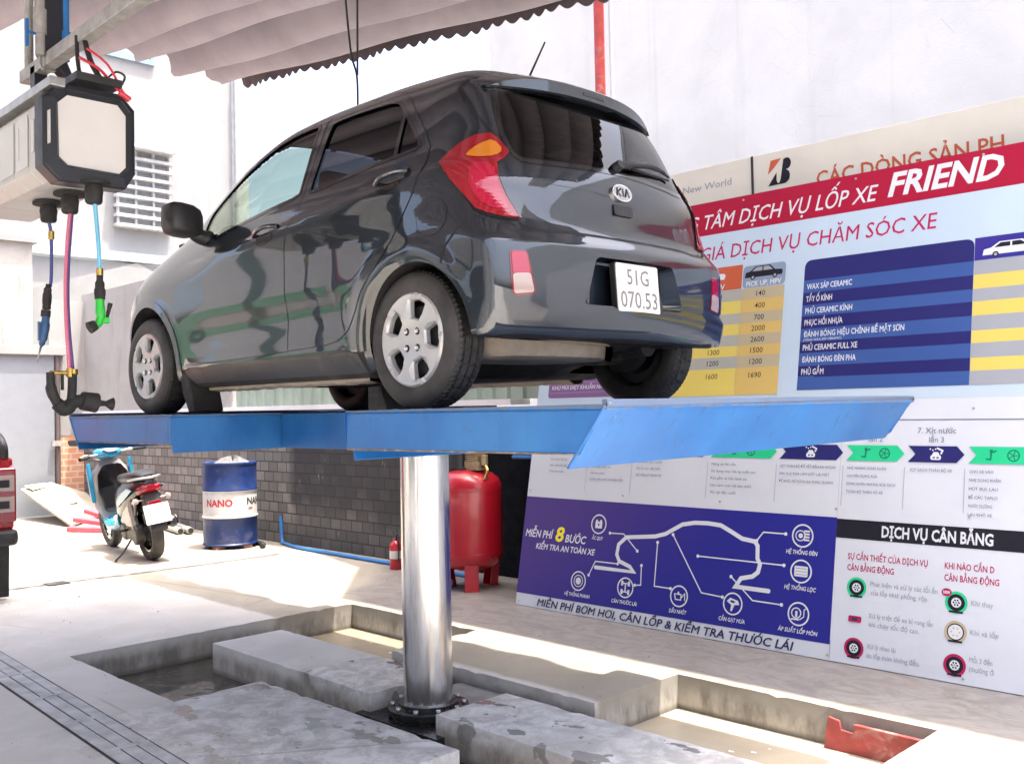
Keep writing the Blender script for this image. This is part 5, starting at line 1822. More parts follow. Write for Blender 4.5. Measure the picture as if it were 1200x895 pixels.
    # ---------------- mirrors
    for s in (-1, 1):
        m_ = MB()
        ys = [0, .02, .06, .12, .165, .185, .192]
        secs = [(.040, .05, .985, -1.695), (.066, .070, .990, -1.70), (.084, .082, .995, -1.705), (.084, .084, 1.0, -1.705), (.076, .078, 1.003, -1.70), (.055, .06, 1.005, -1.695), (.01, .02, 1.005, -1.69)]
        nn = 20
        Vv, Ff = [], []
        for y, (rx, rz, zc, xc) in zip(ys, secs):
            for k in range(nn):
                a = 2*math.pi*k/nn
                c_, q_ = math.cos(a), math.sin(a)
                e = lambda v: math.copysign(abs(v)**.45, v)
                Vv.append((xc+rx*e(c_), s*(.80+y), zc+rz*e(q_)))
        for i in range(len(ys)-1):
            for k in range(nn):
                j = (k+1) % nn
                q4 = (i*nn+k, i*nn+j, (i+1)*nn+j, (i+1)*nn+k)
                Ff.append(q4 if s > 0 else q4[::-1])
        m_.add(Vv, Ff, 0, True)
        m_.add(Vv[-nn:], [tuple(range(nn))], 0); m_.add(Vv[:nn], [tuple(range(nn))], 0)
        m_.tube([(-1.70, s*.735, .915), (-1.705, s*.79, .925), (-1.71, s*.84, .955)], [.045, .04, .04, .035], 10)
        mo = m_.build('side_mirror', 'black_plastic', t)
        g_ = MB().prism(fillet([(s*.855, .935), (s*.972, .945), (s*.965, 1.062), (s*.865, 1.055)], .02), -1.638, -1.630, axis='X')
        g_.build('mirror_glass', 'gloss_black', mo)
    # aerial
    a_ = MB().lathe([(.03, 0), (.026, .012), (.012, .03), (.0, .034)], 14, M=Matrix.Translation((-.08, -.0, 1.478)))
    a_.tube([(-.08, 0, 1.50), (.04, .0, 1.655)], [.0055, .004], 6, smooth_path=False)
    a_.build('antenna', 'black_plastic', t)
    # windscreen and front lamps
    Shell().patch(WS, 'F', .0, .04, skirt=0).build('windscreen', 'glass_clear', t)
    for s in (-1, 1):
        hp = [(s*.40, .70), (s*.62, .72), (s*.66, .80), (s*.60, .815), (s*.42, .77)]
        Shell().patch(hp, 'F', .006, .03).build('headlamp', 'lamp_white', t)
    # ---------------- cabin
    cb = MB()
    cb.box((-2.3, -.66, .30), (.15, .66, .34))
    cb.box((.0, -.5, .34), (.22, .5, .94))
    cb.prism([(-2.2, .5), (-1.70, .5), (-1.78, .90), (-2.0, .98), (-2.25, .97)], -.64, .64, axis='Y')
    cb.build('cabin_floor', 'cabin', t)
    def seat(x, y, w):
        c_ = MB()
        c_.box((x-.45, y-w, .36), (x+.02, y+w, .54))
        c_.prism([(x-.02, .50), (x+.10, .50), (x+.22, 1.02), (x+.12, 1.03)], y-w, y+w, axis='Y')
        for q in ((-.24, .24) if w > .4 else (0,)):
            c_.prism(fillet([(x+.11, 1.03), (x+.20, 1.03), (x+.235, 1.20), (x+.15, 1.21)], .03), y+q-.12, y+q+.12, axis='Y')
        c_.build('seat', 'cabin', t, bevel=.02)
    seat(-1.25, -.34, .24); seat(-1.25, .34, .24); seat(-.35, 0, .60)
    st_ = MB()
    st_.tube([(-1.62+.06*math.sin(a)*.3, -.35+.18*math.cos(a), .86+.17*math.sin(a)) for a in np.linspace(0, 6.28, 20)], .016, 8, sub=2)
    st_.build('steering_wheel', 'black_plastic', t)
    # ---------------- underside
    u = MB()
    u.box((-2.6, -.60, .195), (-.30, .60, .225))
    u.prism([(-.30, .20), (-.05, .262), (.10, .270), (.40, .275), (.42, .30), (-.3, .30)], -.52, .52, axis='Y')
    u.build('floor_pan', 'under_black', t)
    u = MB()
    def pan(a, b_):
        th = 2*math.pi*a
        e = lambda v: math.copysign(abs(v)**.75, v)
        k, z = ((1.0, .285), (.985, .262), (.955, .222), (.92, .203), (.84, .194), (.45, .190), (.02, .190))[round(b_*6)]
        return (.12+.27*k*e(math.cos(th)), -.24+.40*k*e(math.sin(th)), z)
    u.grid(pan, 48, 6)
    u.build('spare_wheel_pan', 'dusty_pan', t)
    u = MB()
    u.tube([(.02, -.60, .25), (-.05, -.45, .235), (-.06, 0, .235), (-.05, .45, .235), (.02, .60, .25)], .038, 10)
    for s in (-1, 1):
        u.tube([(.0, s*.57, .262), (-.20, s*.52, .24), (-.42, s*.48, .24)], .03, 8)
        u.cyl((.03, s*.50, .25), (.02, s*.48, .42), .022, n=10)
        u.cyl((-.06, s*.46, .27), (-.06, s*.46, .40), .055, n=12)
        u.lathe([(.0, -.04), (.11, -.04), (.115, .03), (.0, .03)], 20, M=Matrix.Translation((0, s*.58, .277)) @ Matrix.Rotation(R(90), 4, 'X'))
    u.build('rear_axle', 'under_black', t)
    for s in (-1, 1):
        u = MB()
        rnd = random.Random(8+s)
        V_ = []
        N_ = 40
        for i in range(N_+1):
            x = -1.80+1.42*i/N_
            d = rnd.uniform(-.006, .006)
            V_ += [(x, s*.705, .150), (x, s*(.700+d), .128+d), (x, s*(.64+d), .118+d*.5), (x, s*.56, .150)]
        u.add(V_, [(4*i+j, 4*i+4+j, 4*i+5+j, 4*i+1+j) for i in range(N_) for j in range(3)], 0, True)
        u.build('jacking_rail', 'dusty_pan', t)
    u = MB()
    u.box((-1.05, -.42, .165), (-.45, .30, .196))
    u.build('fuel_tank', 'under_black', t, bevel=.02)
    for s in (-1, 1):
        u = MB()
        u.tube([(-2.385, s*.62, .24), (-2.25, s*.45, .22), (-2.05, s*.36, .21)], .03, 8)
        u.tube([(-2.385, s*.62, .25), (-2.40, s*.30, .23)], .022, 8)
        u.build('lower_arm', 'under_black', t)
        u = MB()
        u.tube([(-.06+.05*math.cos(q), s*.46+.05*math.sin(q), .27+.0045*q) for q in np.linspace(0, 28, 90)], .007, 6, sub=1)
        u.build('coil_spring', 'under_black', t)
        u = MB().tube([(.03, s*.60, .27), (.08, s*.45, .275), (.06, s*.2, .285), (-.2, s*.12, .24)], .006, 5)
        u.build('brake_pipe', 'steel', t)
    u = MB()
    u.cyl((.10, .34, .27), (.32, .34, .28), .06, n=18)
    u.tube([(-2.0, .1, .18), (-.8, .14, .18), (-.3, .2, .20), (.10, .34, .27)], .022, 8)
    u.tube([(.32, .36, .275), (.40, .40, .268), (.43, .42, .262)], .018, 10)
    u.build('exhaust', 'under_black', t)
    for s in (-1, 1):
        f_ = MB().prism([(-2.03, .34), (-1.93, .30), (-1.83, .015), (-1.90, .01), (-1.97, .12)], s*.60, s*.77, axis='Y')
        f_.build('mud_flap', 'black_rubber', t, bevel=.006)
    return t
make_car()
# ================================================================== HANGING REEL BOX AND HOSES
def reel_box():
    t = empty('hose_reel_box', (-.4, -1.56, 2.9), (0, 0, 0), 'white hose reel cabinet with black octagonal front hanging from the steel bar', 'hose reel')
    # outline of the front in (y, z)
    octo = [(-.219, -.107), (-.149, -.037), (.117, -.030), (.179, -.092), (.180, -.382), (.136, -.454), (-.152, -.458), (-.218, -.396)]
    inner = [(-.150, -.117), (-.110, -.078), (.108, -.078), (.145, -.12), (.143, -.352), (.114, -.384), (-.110, -.38), (-.146, -.348)]
    sc = lambda P, k, dy=0: [(p[0]*k-.02*(k-1)+dy, (p[1]+.245)*k-.245) for p in P]
    fr = MB()
    n = 8
    def ringf(P, x0, Q, x1, m=0):
        V = [(x0, a, b) for a, b in P]+[(x1, a, b) for a, b in Q]
        fr.add(V, [(i, n+i, n+(i+1) % n, (i+1) % n) for i in range(n)], m)
    ringf(octo, -.10, octo, -.01)
    ringf(octo, -.01, sc(octo, .985), .0)
    ringf(sc(octo, .985), .0, sc(inner, 1.10), .004)
    ringf(sc(inner, 1.10), .004, inner, -.022)
    fr.add([(-.10, a, b) for a, b in octo], [tuple(range(n))])
    fr.build('front_frame', simple('frame_navy_black', (.010, .012, .018), .42, var=.15), t, bevel=.003)
    MB().prism(inner, -.03, -.020, axis='X').build('front_panel', 'screen_white', t)
    bd = MB()
    k = [(-.195, -.110), (-.14, -.055), (.11, -.048), (.160, -.10), (.160, -.375), (.12, -.43), (-.14, -.432), (-.195, -.385)]
    bd.prism(k, -1.15, -.1005, axis='X')
    for x in (-.22, -.40, -.62, -.84):
        bd.prism(sc(k, 1.012), x-.012, x, axis='X')
    b = bd.build('cabinet', simple('cabinet_cream', (.55, .535, .50), .45, var=.05, dirt=((.45, .36, .28), .5)), t, bevel=.004)
    pn = MB()
    for x0, x1 in ((-.39, -.24), (-.60, -.42), (-.82, -.64)):
        pn.box((x0, -.2005, -.36), (x1, -.197, -.13))
    pn.build('side_panel', simple('panel_cream', (.60, .585, .55), .35, var=.04), b, bevel=.002)
    lv = MB()
    for i in range(3):
        lv.box((-.375+.19*i, -.2035, -.31), (-.345+.19*i, -.201, -.17))
    lv.build('vent_stripe', 'screen_white', b)
    mt = MB()
    mt.box((-1.1, -.20, -.062), (.03, -.135, -.022))
    mt.build('top_channel', 'steel', t, bevel=.004)
    m2 = MB()
    m2.box((-.12, -.09, -.012), (.03, .11, .022))
    m2.tube([(-.10, -.02, .02), (-.11, -.03, .12), (-.12, -.03, .23)], .010, 6)
    m2.tube([(-.01, .03, .02), (-.04, .0, .10), (-.09, -.01, .22)], .013, 6)
    m2.build('hanger', 'black_plastic', t, bevel=.002)
    MB().box((-.7, -.03, -.012), (-.64, .03, .24)).build('hanger', 'black_plastic', t, bevel=.002)
    w = MB()
    w.tube([(-.02, -.06, .10), (.0, .02, .06), (.01, .08, .0), (.0, .13, -.035)], .007, 6)
    w.tube([(-.03, -.02, .15), (.02, .05, .08), (.01, .12, -.02), (.0, .16, -.045)], .006, 6)
    w.tube([(0, .11, -.025), (.0, .155, -.048)], .014, 8)
    w.build('red_cable', 'red_hose', t)
    w = MB().tube([(.0, .05, .02), (.01, .09, .06), (.01, .13, .05), (0, .12, .01)], .005, 6)
    w.build('black_cable', 'black_plastic', t)
    for x in (-.555, -.292, -.021):
        o = MB().lathe([(.0, -.535), (.03, -.533), (.036, -.525), (.037, -.50), (.040, -.48), (.034, -.455), (.07, -.452), (.07, -.440)], 20, M=Matrix.Translation((x, 0, 0)))
        o.build('hose_outlet', 'black_rubber', t)
    return t
reel_box()
def Hh(name, label, cat='hose'):
    return empty(name, (0, 0, 0), (0, 0, 0), label, cat)
t = Hh('air_hose', 'navy air hose with slim blue blow gun hanging from the reel cabinet', 'air hose')
MB().tube([(-.955, -1.56, 2.37), (-.955, -1.549, 2.30), (-.955, -1.551, 2.09), (-.955, -1.567, 2.04)], .008, 8).build('hose', 'navy_hose', t)
MB().cyl((-.955, -1.548, 2.325), (-.955, -1.549, 2.285), .014).build('clip', 'brass', t, bevel=.002)
MB().tube([(-.955, -1.563, 2.07), (-.955, -1.568, 2.03), (-.955, -1.573, 1.95)], [.012, .018, .021, .019], 10).tube([(-.955, -1.575, 1.945), (-.955, -1.578, 1.915)], .022, 10).build('grip', 'black_rubber', t)
g = MB().tube([(-.955, -1.576, 1.915), (-.955, -1.582, 1.86), (-.955, -1.592, 1.80), (-.955, -1.598, 1.775)], [.018, .022, .020, .014, .010], 10)
g.box((-.962, -1.612, 1.80), (-.948, -1.603, 1.89))
g.build('blow_gun', 'gun_blue', t)
MB().tube([(-.955, -1.598, 1.778), (-.955, -1.618, 1.70)], [.006, .003], 6, smooth_path=False).build('nozzle', 'steel', t)
t = Hh('foam_hose', 'pink and purple twin hose with black spray lance pistol at its end', 'spray hose')
MB().tube([(-.692, -1.560, 2.37), (-.692, -1.578, 2.17), (-.692, -1.583, 2.0), (-.692, -1.580, 1.85), (-.692, -1.572, 1.72), (-.692, -1.568, 1.63)], .0085, 8).build('hose', 'pink_hose', t)
MB().tube([(-.695, -1.550, 2.37), (-.70, -1.564, 2.17), (-.70, -1.570, 2.0), (-.70, -1.566, 1.85), (-.70, -1.556, 1.72), (-.70, -1.548, 1.63)], .0085, 8).build('hose', 'purple_hose', t)
gn = MB()
gn.tube([(-.692, -1.555, 1.635), (-.692, -1.557, 1.56), (-.692, -1.562, 1.51)], .020, 10)
gn.tube([(-.692, -1.652, 1.64), (-.692, -1.648, 1.56), (-.692, -1.622, 1.50)], [.018, .024, .022], 10)
gn.tube([(-.692, -1.625, 1.50), (-.692, -1.59, 1.475), (-.692, -1.55, 1.505), (-.692, -1.50, 1.515)], [.03, .034, .030, .028], 12)
gn.cyl((-.692, -1.515, 1.512), (-.692, -1.445, 1.500), .042, .046, 10)
gn.cyl((-.692, -1.445, 1.50), (-.692, -1.40, 1.497), .016, .012, 10)
gn.cyl((-.692, -1.402, 1.497), (-.692, -1.372, 1.494), .014, .032, 10)
gn.tube([(-.692, -1.60, 1.63), (-.692, -1.60, 1.56)], .008, 6)
gn.build('spray_pistol', 'black_rubber', t, bevel=.002)
MB().cyl((-.692, -1.656, 1.638), (-.692, -1.55, 1.638), .010, n=10).cyl((-.692, -1.565, 1.66), (-.692, -1.565, 1.62), .018, n=10).cyl((-.692, -1.55, 1.655), (-.692, -1.55, 1.63), .02, n=10).build('fitting', 'brass', t)
t = Hh('water_hose', 'light blue water hose with bright green spray nozzle below the cabinet', 'water hose')
MB().tube([(-.421, -1.555, 2.37), (-.421, -1.541, 2.18), (-.421, -1.538, 2.08)], .0095, 8).build('hose', 'sky_hose', t)
MB().cyl((-.421, -1.537, 2.085), (-.421, -1.537, 2.055), .015, n=12).build('clip', 'brass', t)
MB().tube([(-.421, -1.537, 2.06), (-.421, -1.537, 2.0), (-.421, -1.537, 1.95)], [.014, .020, .024, .022], 12).build('grip', 'black_rubber', t)
MB().tube([(-.421, -1.538, 1.952), (-.421, -1.536, 1.90), (-.421, -1.533, 1.865)], [.019, .021, .019], 12).tube([(-.421, -1.533, 1.87), (-.421, -1.545, 1.845), (-.421, -1.56, 1.833)], .018, 10).box((-.435, -1.54, 1.845), (-.407, -1.50, 1.872)).build('nozzle_body', 'green_plastic', t, bevel=.002)
MB().cyl((-.421, -1.558, 1.836), (-.421, -1.585, 1.822), .022, .027, 16).tube([(-.421, -1.508, 1.86), (-.421, -1.50, 1.90), (-.421, -1.491, 1.935)], [.008, .009, .011], 8).build('trigger', 'black_rubber', t)

t = empty('steel_bar', (0, -1.56, 3.1), (0, 0, 0), 'long weathered steel bar under the awning carrying the hose cabinet', 'bar')
MB().box((-1.25, -.03, -.0), (5.2, .03, .062)).build('tube', 'galv', t, bevel=.004)
MB().box((-.98, -.036, -.004), (-.94, .036, .066)).box((.6, -.036, -.004), (.64, .036, .066)).build('clamp', 'galv', t)
MB().cyl((-1.2, 0, .06), (-1.2, 0, 1.5), .022, n=8).cyl((2.6, 0, .06), (2.6, 0, .95), .022, n=8).build('hanger_rod', 'galv', t)
t = empty('supply_pipe', (-.9, -1.6, 3.0), (0, 0, 0), 'grey supply pipe with blue valve lever above the hose cabinet', 'pipe')
MB().cyl((0, -.012, .14), (0, -.012, 1.35), .022, n=14).cyl((0, -.012, .24), (0, -.012, .36), .030, n=14).build('pipe', 'galv', t)
MB().box((-.01, -.078, .17), (.01, -.064, .30)).cyl((0, -.066, .24), (0, -.02, .24), .008, n=8).build('valve_lever', 'blue_plastic', t, bevel=.003)
MB().tube([(0, -.012, .14), (.0, -.012, .10), (.0, .0, .075), (.0, .012, .09), (0, .01, .14)], .005, 6).build('hook', 'steel', t)
t = empty('motor_box', (-.95, -1.55, 3.1), (0, 0, 0), 'black control box strapped above the steel bar', 'control box')
MB().box((-.06, -.045, .06), (.06, .055, .55)).prism([(-.045, .062), (.06, .062), (.10, -.03), (.055, -.03)], -.03, .04, axis='X').build('case', simple('case_black', (.012, .014, .024), .5), t, bevel=.008)
t = empty('blue_pipe', (-.9, -1.495, 3.2), (0, 0, 0), 'bright blue plastic pipe rising beside the black control box', 'pipe')
MB().cyl((0, 0, -.06), (0, 0, 1.1), .018, n=12).build('pipe', 'blue_plastic', t)
MB().cyl((0, 0, .02), (0, 0, .08), .024, n=12).build('coupling', 'blue_plastic', t)

# ================================================================== ALONG THE WALL
def drum():
    t = empty('oil_drum', (-5.86, 2.08, .03), (0, 0, 0), 'dented blue oil drum with white middle band and red lettering', 'oil drum')
    b = simple('drum_blue', (.009, .026, .115), .42, var=.2, scale=9, dirt=((.10, .10, .16), .7))
    w = simple('drum_white', (.62, .61, .60), .45, var=.06, dirt=((.45, .38, .32), .5))
    prof = [(.0, .0), (.275, .0), (.29, .008), (.292, .02), (.284, .03), (.285, .14), (.285, .285), (.296, .30), (.296, .312), (.285, .325), (.285, .45), (.285, .575), (.296, .588), (.296, .60), (.285, .615), (.285, .75), (.284, .865), (.292, .872), (.292, .885), (.287, .893), (.28, .885), (.275, .872), (.0, .872)]
    mats = [0 if (prof[i][1]+prof[i+1][1])/2 < .30 or (prof[i][1]+prof[i+1][1])/2 > .59 else 1 for i in range(len(prof)-1)]
    o = MB().lathe(prof, 56, mats=mats)
    bd = o.build('barrel', [b, w], t)
    # lettering wrapped on the white band
    def wrap(s, a0, z0, cap, mat, flip=False):
        V, F_, _, wd = text_mesh(s, .03, 0)
        k = cap/.73
        m_ = MB()
        m_.add([(.2868*math.cos(a0+a*k/.287), .2868*math.sin(a0+a*k/.287), z0+c*k) for a, c in V], F_, 0)
        return m_.build('lettering', mat, bd, weld=False)
    rl = simple('drum_red_ink', (.52, .03, .05), .5)
    va = math.atan2(-3.28-2.08, 3.85+5.86)
    wrap('NANO', va-.98, .43, .075, rl)
    wrap('NANO', va+.66, .44, .075, simple('drum_black_ink', (.03, .03, .03), .5))
    wrap('10W', va+.70, .385, .028, simple('drum_small_ink', (.3, .05, .05), .5))
    for a in (.3, 2.1, 3.8, 5.2):
        p = MB()
        p.box((.22*math.cos(a)-.05, .22*math.sin(a)-.05, -.03), (.22*math.cos(a)+.05, .22*math.sin(a)+.05, 0))
        p.build('wooden_block', bpy.data.materials.get('block_wood') or simple('block_wood', (.42, .20, .12), .8, var=.3, scale=12), t)
    rnd = random.Random(4)
    c = MB()
    def cl(u, v):
        a = 2*math.pi*u
        r = .20*v
        k = .5+.5*math.sin(3*a+1)*v
        return (.05+r*math.cos(a)*1.1, .0+r*math.sin(a), .875+.085*(1-v**2)*(.6+.4*math.sin(5*a+2*v))+.018*math.sin(9*a)*v*(1-v)*3)
    c.grid(cl, 36, 8)
    o = c.build('rag', simple('rag_grey', (.13, .125, .125), .9, var=.5, scale=14))
    o.location = (-5.86, 2.08, .03)
    tag(o, 'crumpled grey rag lying on top of the blue drum', 'rag')
drum()
def tank():
    t = empty('compressor_tank', (-2.03, 2.1, 0), (0, 0, 0), 'red upright air tank on legs behind the lift piston', 'air tank')
    K = .975
    prof = [(.0, .135), (.10, .145), (.20, .175), (.255, .225), (.268, .265), (.27, .28), (.27, .80), (.268, .835), (.245, .885), (.19, .925), (.10, .95), (.0, .958)]
    MB().lathe(prof, 48).lathe([(.2705, .29), (.272, .294), (.2705, .298)], 48).lathe([(.2705, .786), (.272, .79), (.2705, .794)], 48).build('vessel', 'red_paint', t)
    for k in range(3):
        a = math.atan2(-5.4, 5.9)+.05+k*2*math.pi/3
        M = Matrix.Rotation(a, 4, 'Z')
        m_ = MB()
        m_.prism([(.155, 0), (.235, 0), (.26, .26), (.19, .24)], -.055, -.049, axis='Y', M=M)
        m_.prism([(.155, 0), (.235, 0), (.26, .26), (.19, .24)], .049, .055, axis='Y', M=M)
        m_.box((.229, -.055, 0), (.236, .055, .24), 0, M)
        m_.box((.15, -.06, 0), (.245, .06, .006), 0, M)
        m_.build('leg', 'red_paint', t, bevel=.002)
    p = MB()
    p.cyl((-.10, -.02, .955), (-.10, -.02, 1.10), .105, .095, 24)
    p.cyl((-.12, -.02, 1.10), (-.12, -.02, 1.14), .07, .06, 20)
    p.box((-.22, -.10, .93), (.04, .08, .97))
    p.build('pump_motor', 'black_plastic', t, bevel=.006)
    p = MB()
    p.box((.02, -.06, .95), (.17, .06, 1.02)).box((.04, -.05, 1.02), (.15, .05, 1.10))
    for k in range(5):
        p.box((.03, -.065, 1.025+.017*k), (.16, .065, 1.032+.017*k))
    p.cyl((.19, 0, .99), (.19, 0, 1.07), .03, n=12)
    p.build('pump_head', simple('cast_tan', (.38, .30, .17), .55, .3, var=.3, scale=18), t, bevel=.003)
    MB().tube([(.19, 0, 1.0), (.25, -.02, .95), (.245, -.05, .88)], .012, 8).build('outlet_pipe', 'brass', t)
    MB().cyl((-.14, -.16, .05), (-.06, -.16, .05), .03, n=10).cyl((-.1, -.16, .05), (-.1, -.16, .12), .014, n=8).build('drain_valve', 'galv', t)
tank()
def extinguisher():
    t = empty('fire_extinguisher', (-3.22, 2.28, 0), (0, 0, 0), 'small red fire extinguisher on the floor against the dark wall', 'fire extinguisher')
    MB().lathe([(0, .0), (.055, .0), (.06, .01), (.06, .21), (.05, .24), (.02, .26), (.018, .285), (.0, .285)], 24).build('cylinder', 'red_paint', t)
    MB().box((-.02, -.015, .28), (.02, .015, .31)).tube([(-.02, 0, .305), (-.06, 0, .335), (-.11, 0, .33)], .007, 6).tube([(-.02, 0, .30), (-.07, 0, .30)], .006, 6).tube([(.02, 0, .295), (.06, -.02, .28), (.075, -.03, .15), (.07, -.03, .08)], .008, 6).build('valve', 'black_plastic', t)
    MB().lathe([(.0605, .10), (.0612, .10), (.0612, .17), (.0605, .17)], 24).build('label_band', 'white_plastic', t)
extinguisher()
o = MB().tube([(-5.62, 2.56, .30), (-5.55, 2.53, .05), (-5.44, 2.50, .022), (-5.0, 2.42, .02), (-4.3, 2.40, .02), (-3.6, 2.38, .02), (-2.9, 2.40, .02), (-2.3, 2.36, .02)], .018, 8).build('floor_hose', 'blue_plastic')
tag(o, 'blue plastic hose lying on the floor along the dark wall', 'hose')
o = MB().tube([(-6.2, 2.44, .03), (-5.9, 2.38, .028), (-5.55, 2.30, .028), (-5.42, 2.20, .03)], .026, 8).build('rubber_strip', 'black_rubber')
tag(o, 'short black rubber strip on the floor beside the blue drum', 'rubber strip')
t = empty('pipe_offcut', (-7.7, 2.40, .05), (0, 0, R(-12)), 'grey pipe offcuts lying by the wall behind the scooter', 'pipe')
MB().tube([(-.55, 0, 0), (.52, 0, 0)], .042, 12, smooth_path=False).build('pipe', 'galv', t)
MB().cyl((.521, 0, 0), (.523, 0, 0), .034, n=12).build('bore', 'under_black', t)
MB().tube([(-.5, -.12, -.005), (.44, -.10, -.005)], .04, 12, smooth_path=False).build('pipe', 'galv', t)
MB().cyl((.441, -.10, -.005), (.443, -.10, -.005), .032, n=12).build('bore', 'under_black', t)

# ================================================================== SCOOTER
def scooter():
    t = empty('motor_scooter', (-5.62, 1.10, 0), (R(-8), 0, R(173)), 'blue and white scooter on its side stand by the dark wall, seen from behind', 'scooter')
    white = simple('scooter_white', (.34, .345, .35), .2, coat=.6, var=.04)
    cyan = simple('scooter_cyan', (.015, .19, .33), .22, coat=.6, var=.08)
    blk = MAT['gloss_black']
    t.scale = (1.06, 1.06, 1.06)
    # x forward from the rear axle, y left, z up
    def wheel(x, r, w):
        o = bpy.data.objects.new('wheel', None); COL.objects.link(o); o.parent = t; o.location = (x, 0, r); o.rotation_euler = (R(90), 0, 0)
        T = MB()
        prof = [(r-.085, w*.32), (r-.05, w*.5), (r-.02, w*.46), (r-.003, w*.22), (r, 0), (r-.003, -w*.22), (r-.02, -w*.46), (r-.05, -w*.5), (r-.085, -w*.32), (r-.085, w*.32)]
        T.lathe(prof, 40)
        T.build('tyre', 'tyre', o)
        H = MB().lathe([(r-.085, w*.34), (r-.10, w*.3), (r-.10, -w*.3), (r-.085, -w*.34)], 32).cyl((0, 0, -.05), (0, 0, .05), .04)
        for k in range(5):
            a = k*1.2566
            H.tube([(.03*math.cos(a), .03*math.sin(a), .01), ((r-.10)*math.cos(a), (r-.10)*math.sin(a), .01)], .013, 6, smooth_path=False)
        H.build('rim', 'gloss_black', o)
    wheel(0, .272, .115); wheel(1.27, .272, .10)
    # rear body shell: sections along x
    def loft(name, secs, mat, parent=t, nn=18, sq=.7):
        m_ = MB()
        V, F_ = [], []
        for x, y, z, ry, rz, tilt in secs:
            for k in range(nn):
                a = 2*math.pi*k/nn
                e = lambda v: math.copysign(abs(v)**sq, v)
                V.append((x+tilt*e(math.sin(a)), y+ry*e(math.cos(a)), z+rz*e(math.sin(a))))
        for i in range(len(secs)-1):
            for k in range(nn):
                j = (k+1) % nn
                F_.append((i*nn+k, (i+1)*nn+k, (i+1)*nn+j, i*nn+j))
        m_.add(V, F_, 0, True)
        m_.add(V[:nn], [tuple(range(nn))]); m_.add(V[-nn:], [tuple(range(nn))[::-1]])
        return m_.build(name, mat, parent)
    loft('tail_fairing', [(-.24, 0, .735, .035, .03, 0), (-.18, 0, .72, .085, .06, 0), (-.02, 0, .68, .125, .10, 0), (.2, 0, .62, .15, .15, 0), (.42, 0, .55, .145, .20, 0), (.55, 0, .50, .12, .22, 0)], simple('scooter_black', (.018, .02, .024), .2, coat=.6))
    for s in (-1, 1):
        m_ = MB().prism([(-.16, .70), (.1, .60), (.38, .50), (.30, .62), (0, .71)], s*.148, s*.156, axis='Y')
        m_.build('side_stripe', cyan, t, bevel=.003)
    loft('seat', [(-.22, 0, .80, .06, .03, 0), (-.12, 0, .815, .115, .05, 0), (.08, 0, .80, .135, .055, 0), (.32, 0, .775, .12, .05, 0), (.52, 0, .765, .075, .04, 0)], simple('seat_black', (.02, .02, .022), .35, var=.1))
    loft('footwell', [(.48, 0, .38, .14, .10, 0), (.62, 0, .29, .15, .045, 0), (.88, 0, .28, .15, .045, 0), (.96, 0, .34, .15, .06, .02)], cyan)
    loft('leg_shield', [(.93, 0, .30, .10, .05, .03), (.97, 0, .45, .19, .05, .03), (1.0, 0, .62, .215, .05, .03), (1.0, 0, .80, .19, .05, .03), (.97, 0, .90, .11, .04, .02)], white, sq=.8)
    loft('inner_shield', [(.90, 0, .45, .13, .05, 0), (.92, 0, .62, .16, .05, 0), (.92, 0, .78, .15, .05, 0), (.92, 0, .86, .10, .03, 0)], 'gloss_black', sq=.8)
    for s in (-1, 1):
        m_ = MB()
        m_.prism([(.96, .52), (1.02, .60), (1.03, .86), (.97, .93), (.955, .75)], s*.185, s*.225, axis='Y')
        m_.build('shield_trim', cyan, t, bevel=.01)
    loft('front_mudguard', [(1.02, 0, .50, .045, .03, 0), (1.18, 0, .565, .06, .03, 0), (1.34, 0, .555, .06, .03, 0), (1.50, 0, .46, .04, .03, 0)], white)
    MB().tube([(.99, 0, .90), (1.10, 0, .60), (1.27, .07, .275)], .022, 8).tube([(1.10, 0, .60), (1.27, -.07, .275)], .022, 8).build('fork', 'black_plastic', t)
    hb = bpy.data.objects.new('handlebar', None); COL.objects.link(hb); hb.parent = t; hb.location = (.94, 0, .97); hb.rotation_euler = (0, R(4), R(14))
    loft('cowl', [(-.07, 0, .02, .05, .03, 0), (-.02, 0, .035, .13, .055, 0), (.06, 0, .03, .14, .065, 0), (.13, 0, .01, .06, .04, 0)], cyan, hb)
    loft('dial', [(-.085, 0, .05, .06, .012, 0), (-.05, 0, .072, .085, .014, 0), (.0, 0, .085, .07, .014, 0)], white, hb)
    MB().tube([(-.08, -.34, .02), (-.02, -.2, .03), (.0, 0, .03), (-.02, .2, .03), (-.08, .34, .02)], .013, 8).build('bar', 'steel', hb)
    for s in (-1, 1):
        MB().cyl((-.095, s*.36, .018), (-.05, s*.24, .027), .020, n=12).build('grip', 'black_rubber', hb)
        MB().tube([(-.03, s*.19, .03), (-.035, s*.27, .045), (-.06, s*.35, .03)], .006, 6).build('lever', 'steel', hb)
        mr = MB().tube([(-.02, s*.17, .05), (.0, s*.24, .12), (-.02, s*.33, .17)], .006, 6)
        mr.prism(fillet([(s*.30, .15), (s*.40, .165), (s*.41, .225), (s*.31, .215)], .02), -.035, -.015, axis='X')
        mr.build('mirror', 'black_plastic', hb, bevel=.003)
    loft('tail_lamp', [(-.262, 0, .705, .05, .022, 0), (-.23, 0, .70, .10, .04, 0), (-.15, 0, .68, .115, .05, 0)], 'lamp_red')
    MB().tube([(-.02, .13, .78), (-.20, .11, .80), (-.27, .0, .80), (-.20, -.11, .80), (-.02, -.13, .78)], .012, 8).build('grab_rail', 'steel', t)
    MB().prism([(-.22, .66), (-.12, .64), (-.14, .42), (-.30, .30), (-.34, .31), (-.27, .50)], -.075, .075, axis='Y').build('rear_mudguard', 'black_plastic', t, bevel=.012)
    M = Matrix(((0, 1, 0), (.35, 0, .937), (.937, 0, -.35))).transposed().to_4x4()
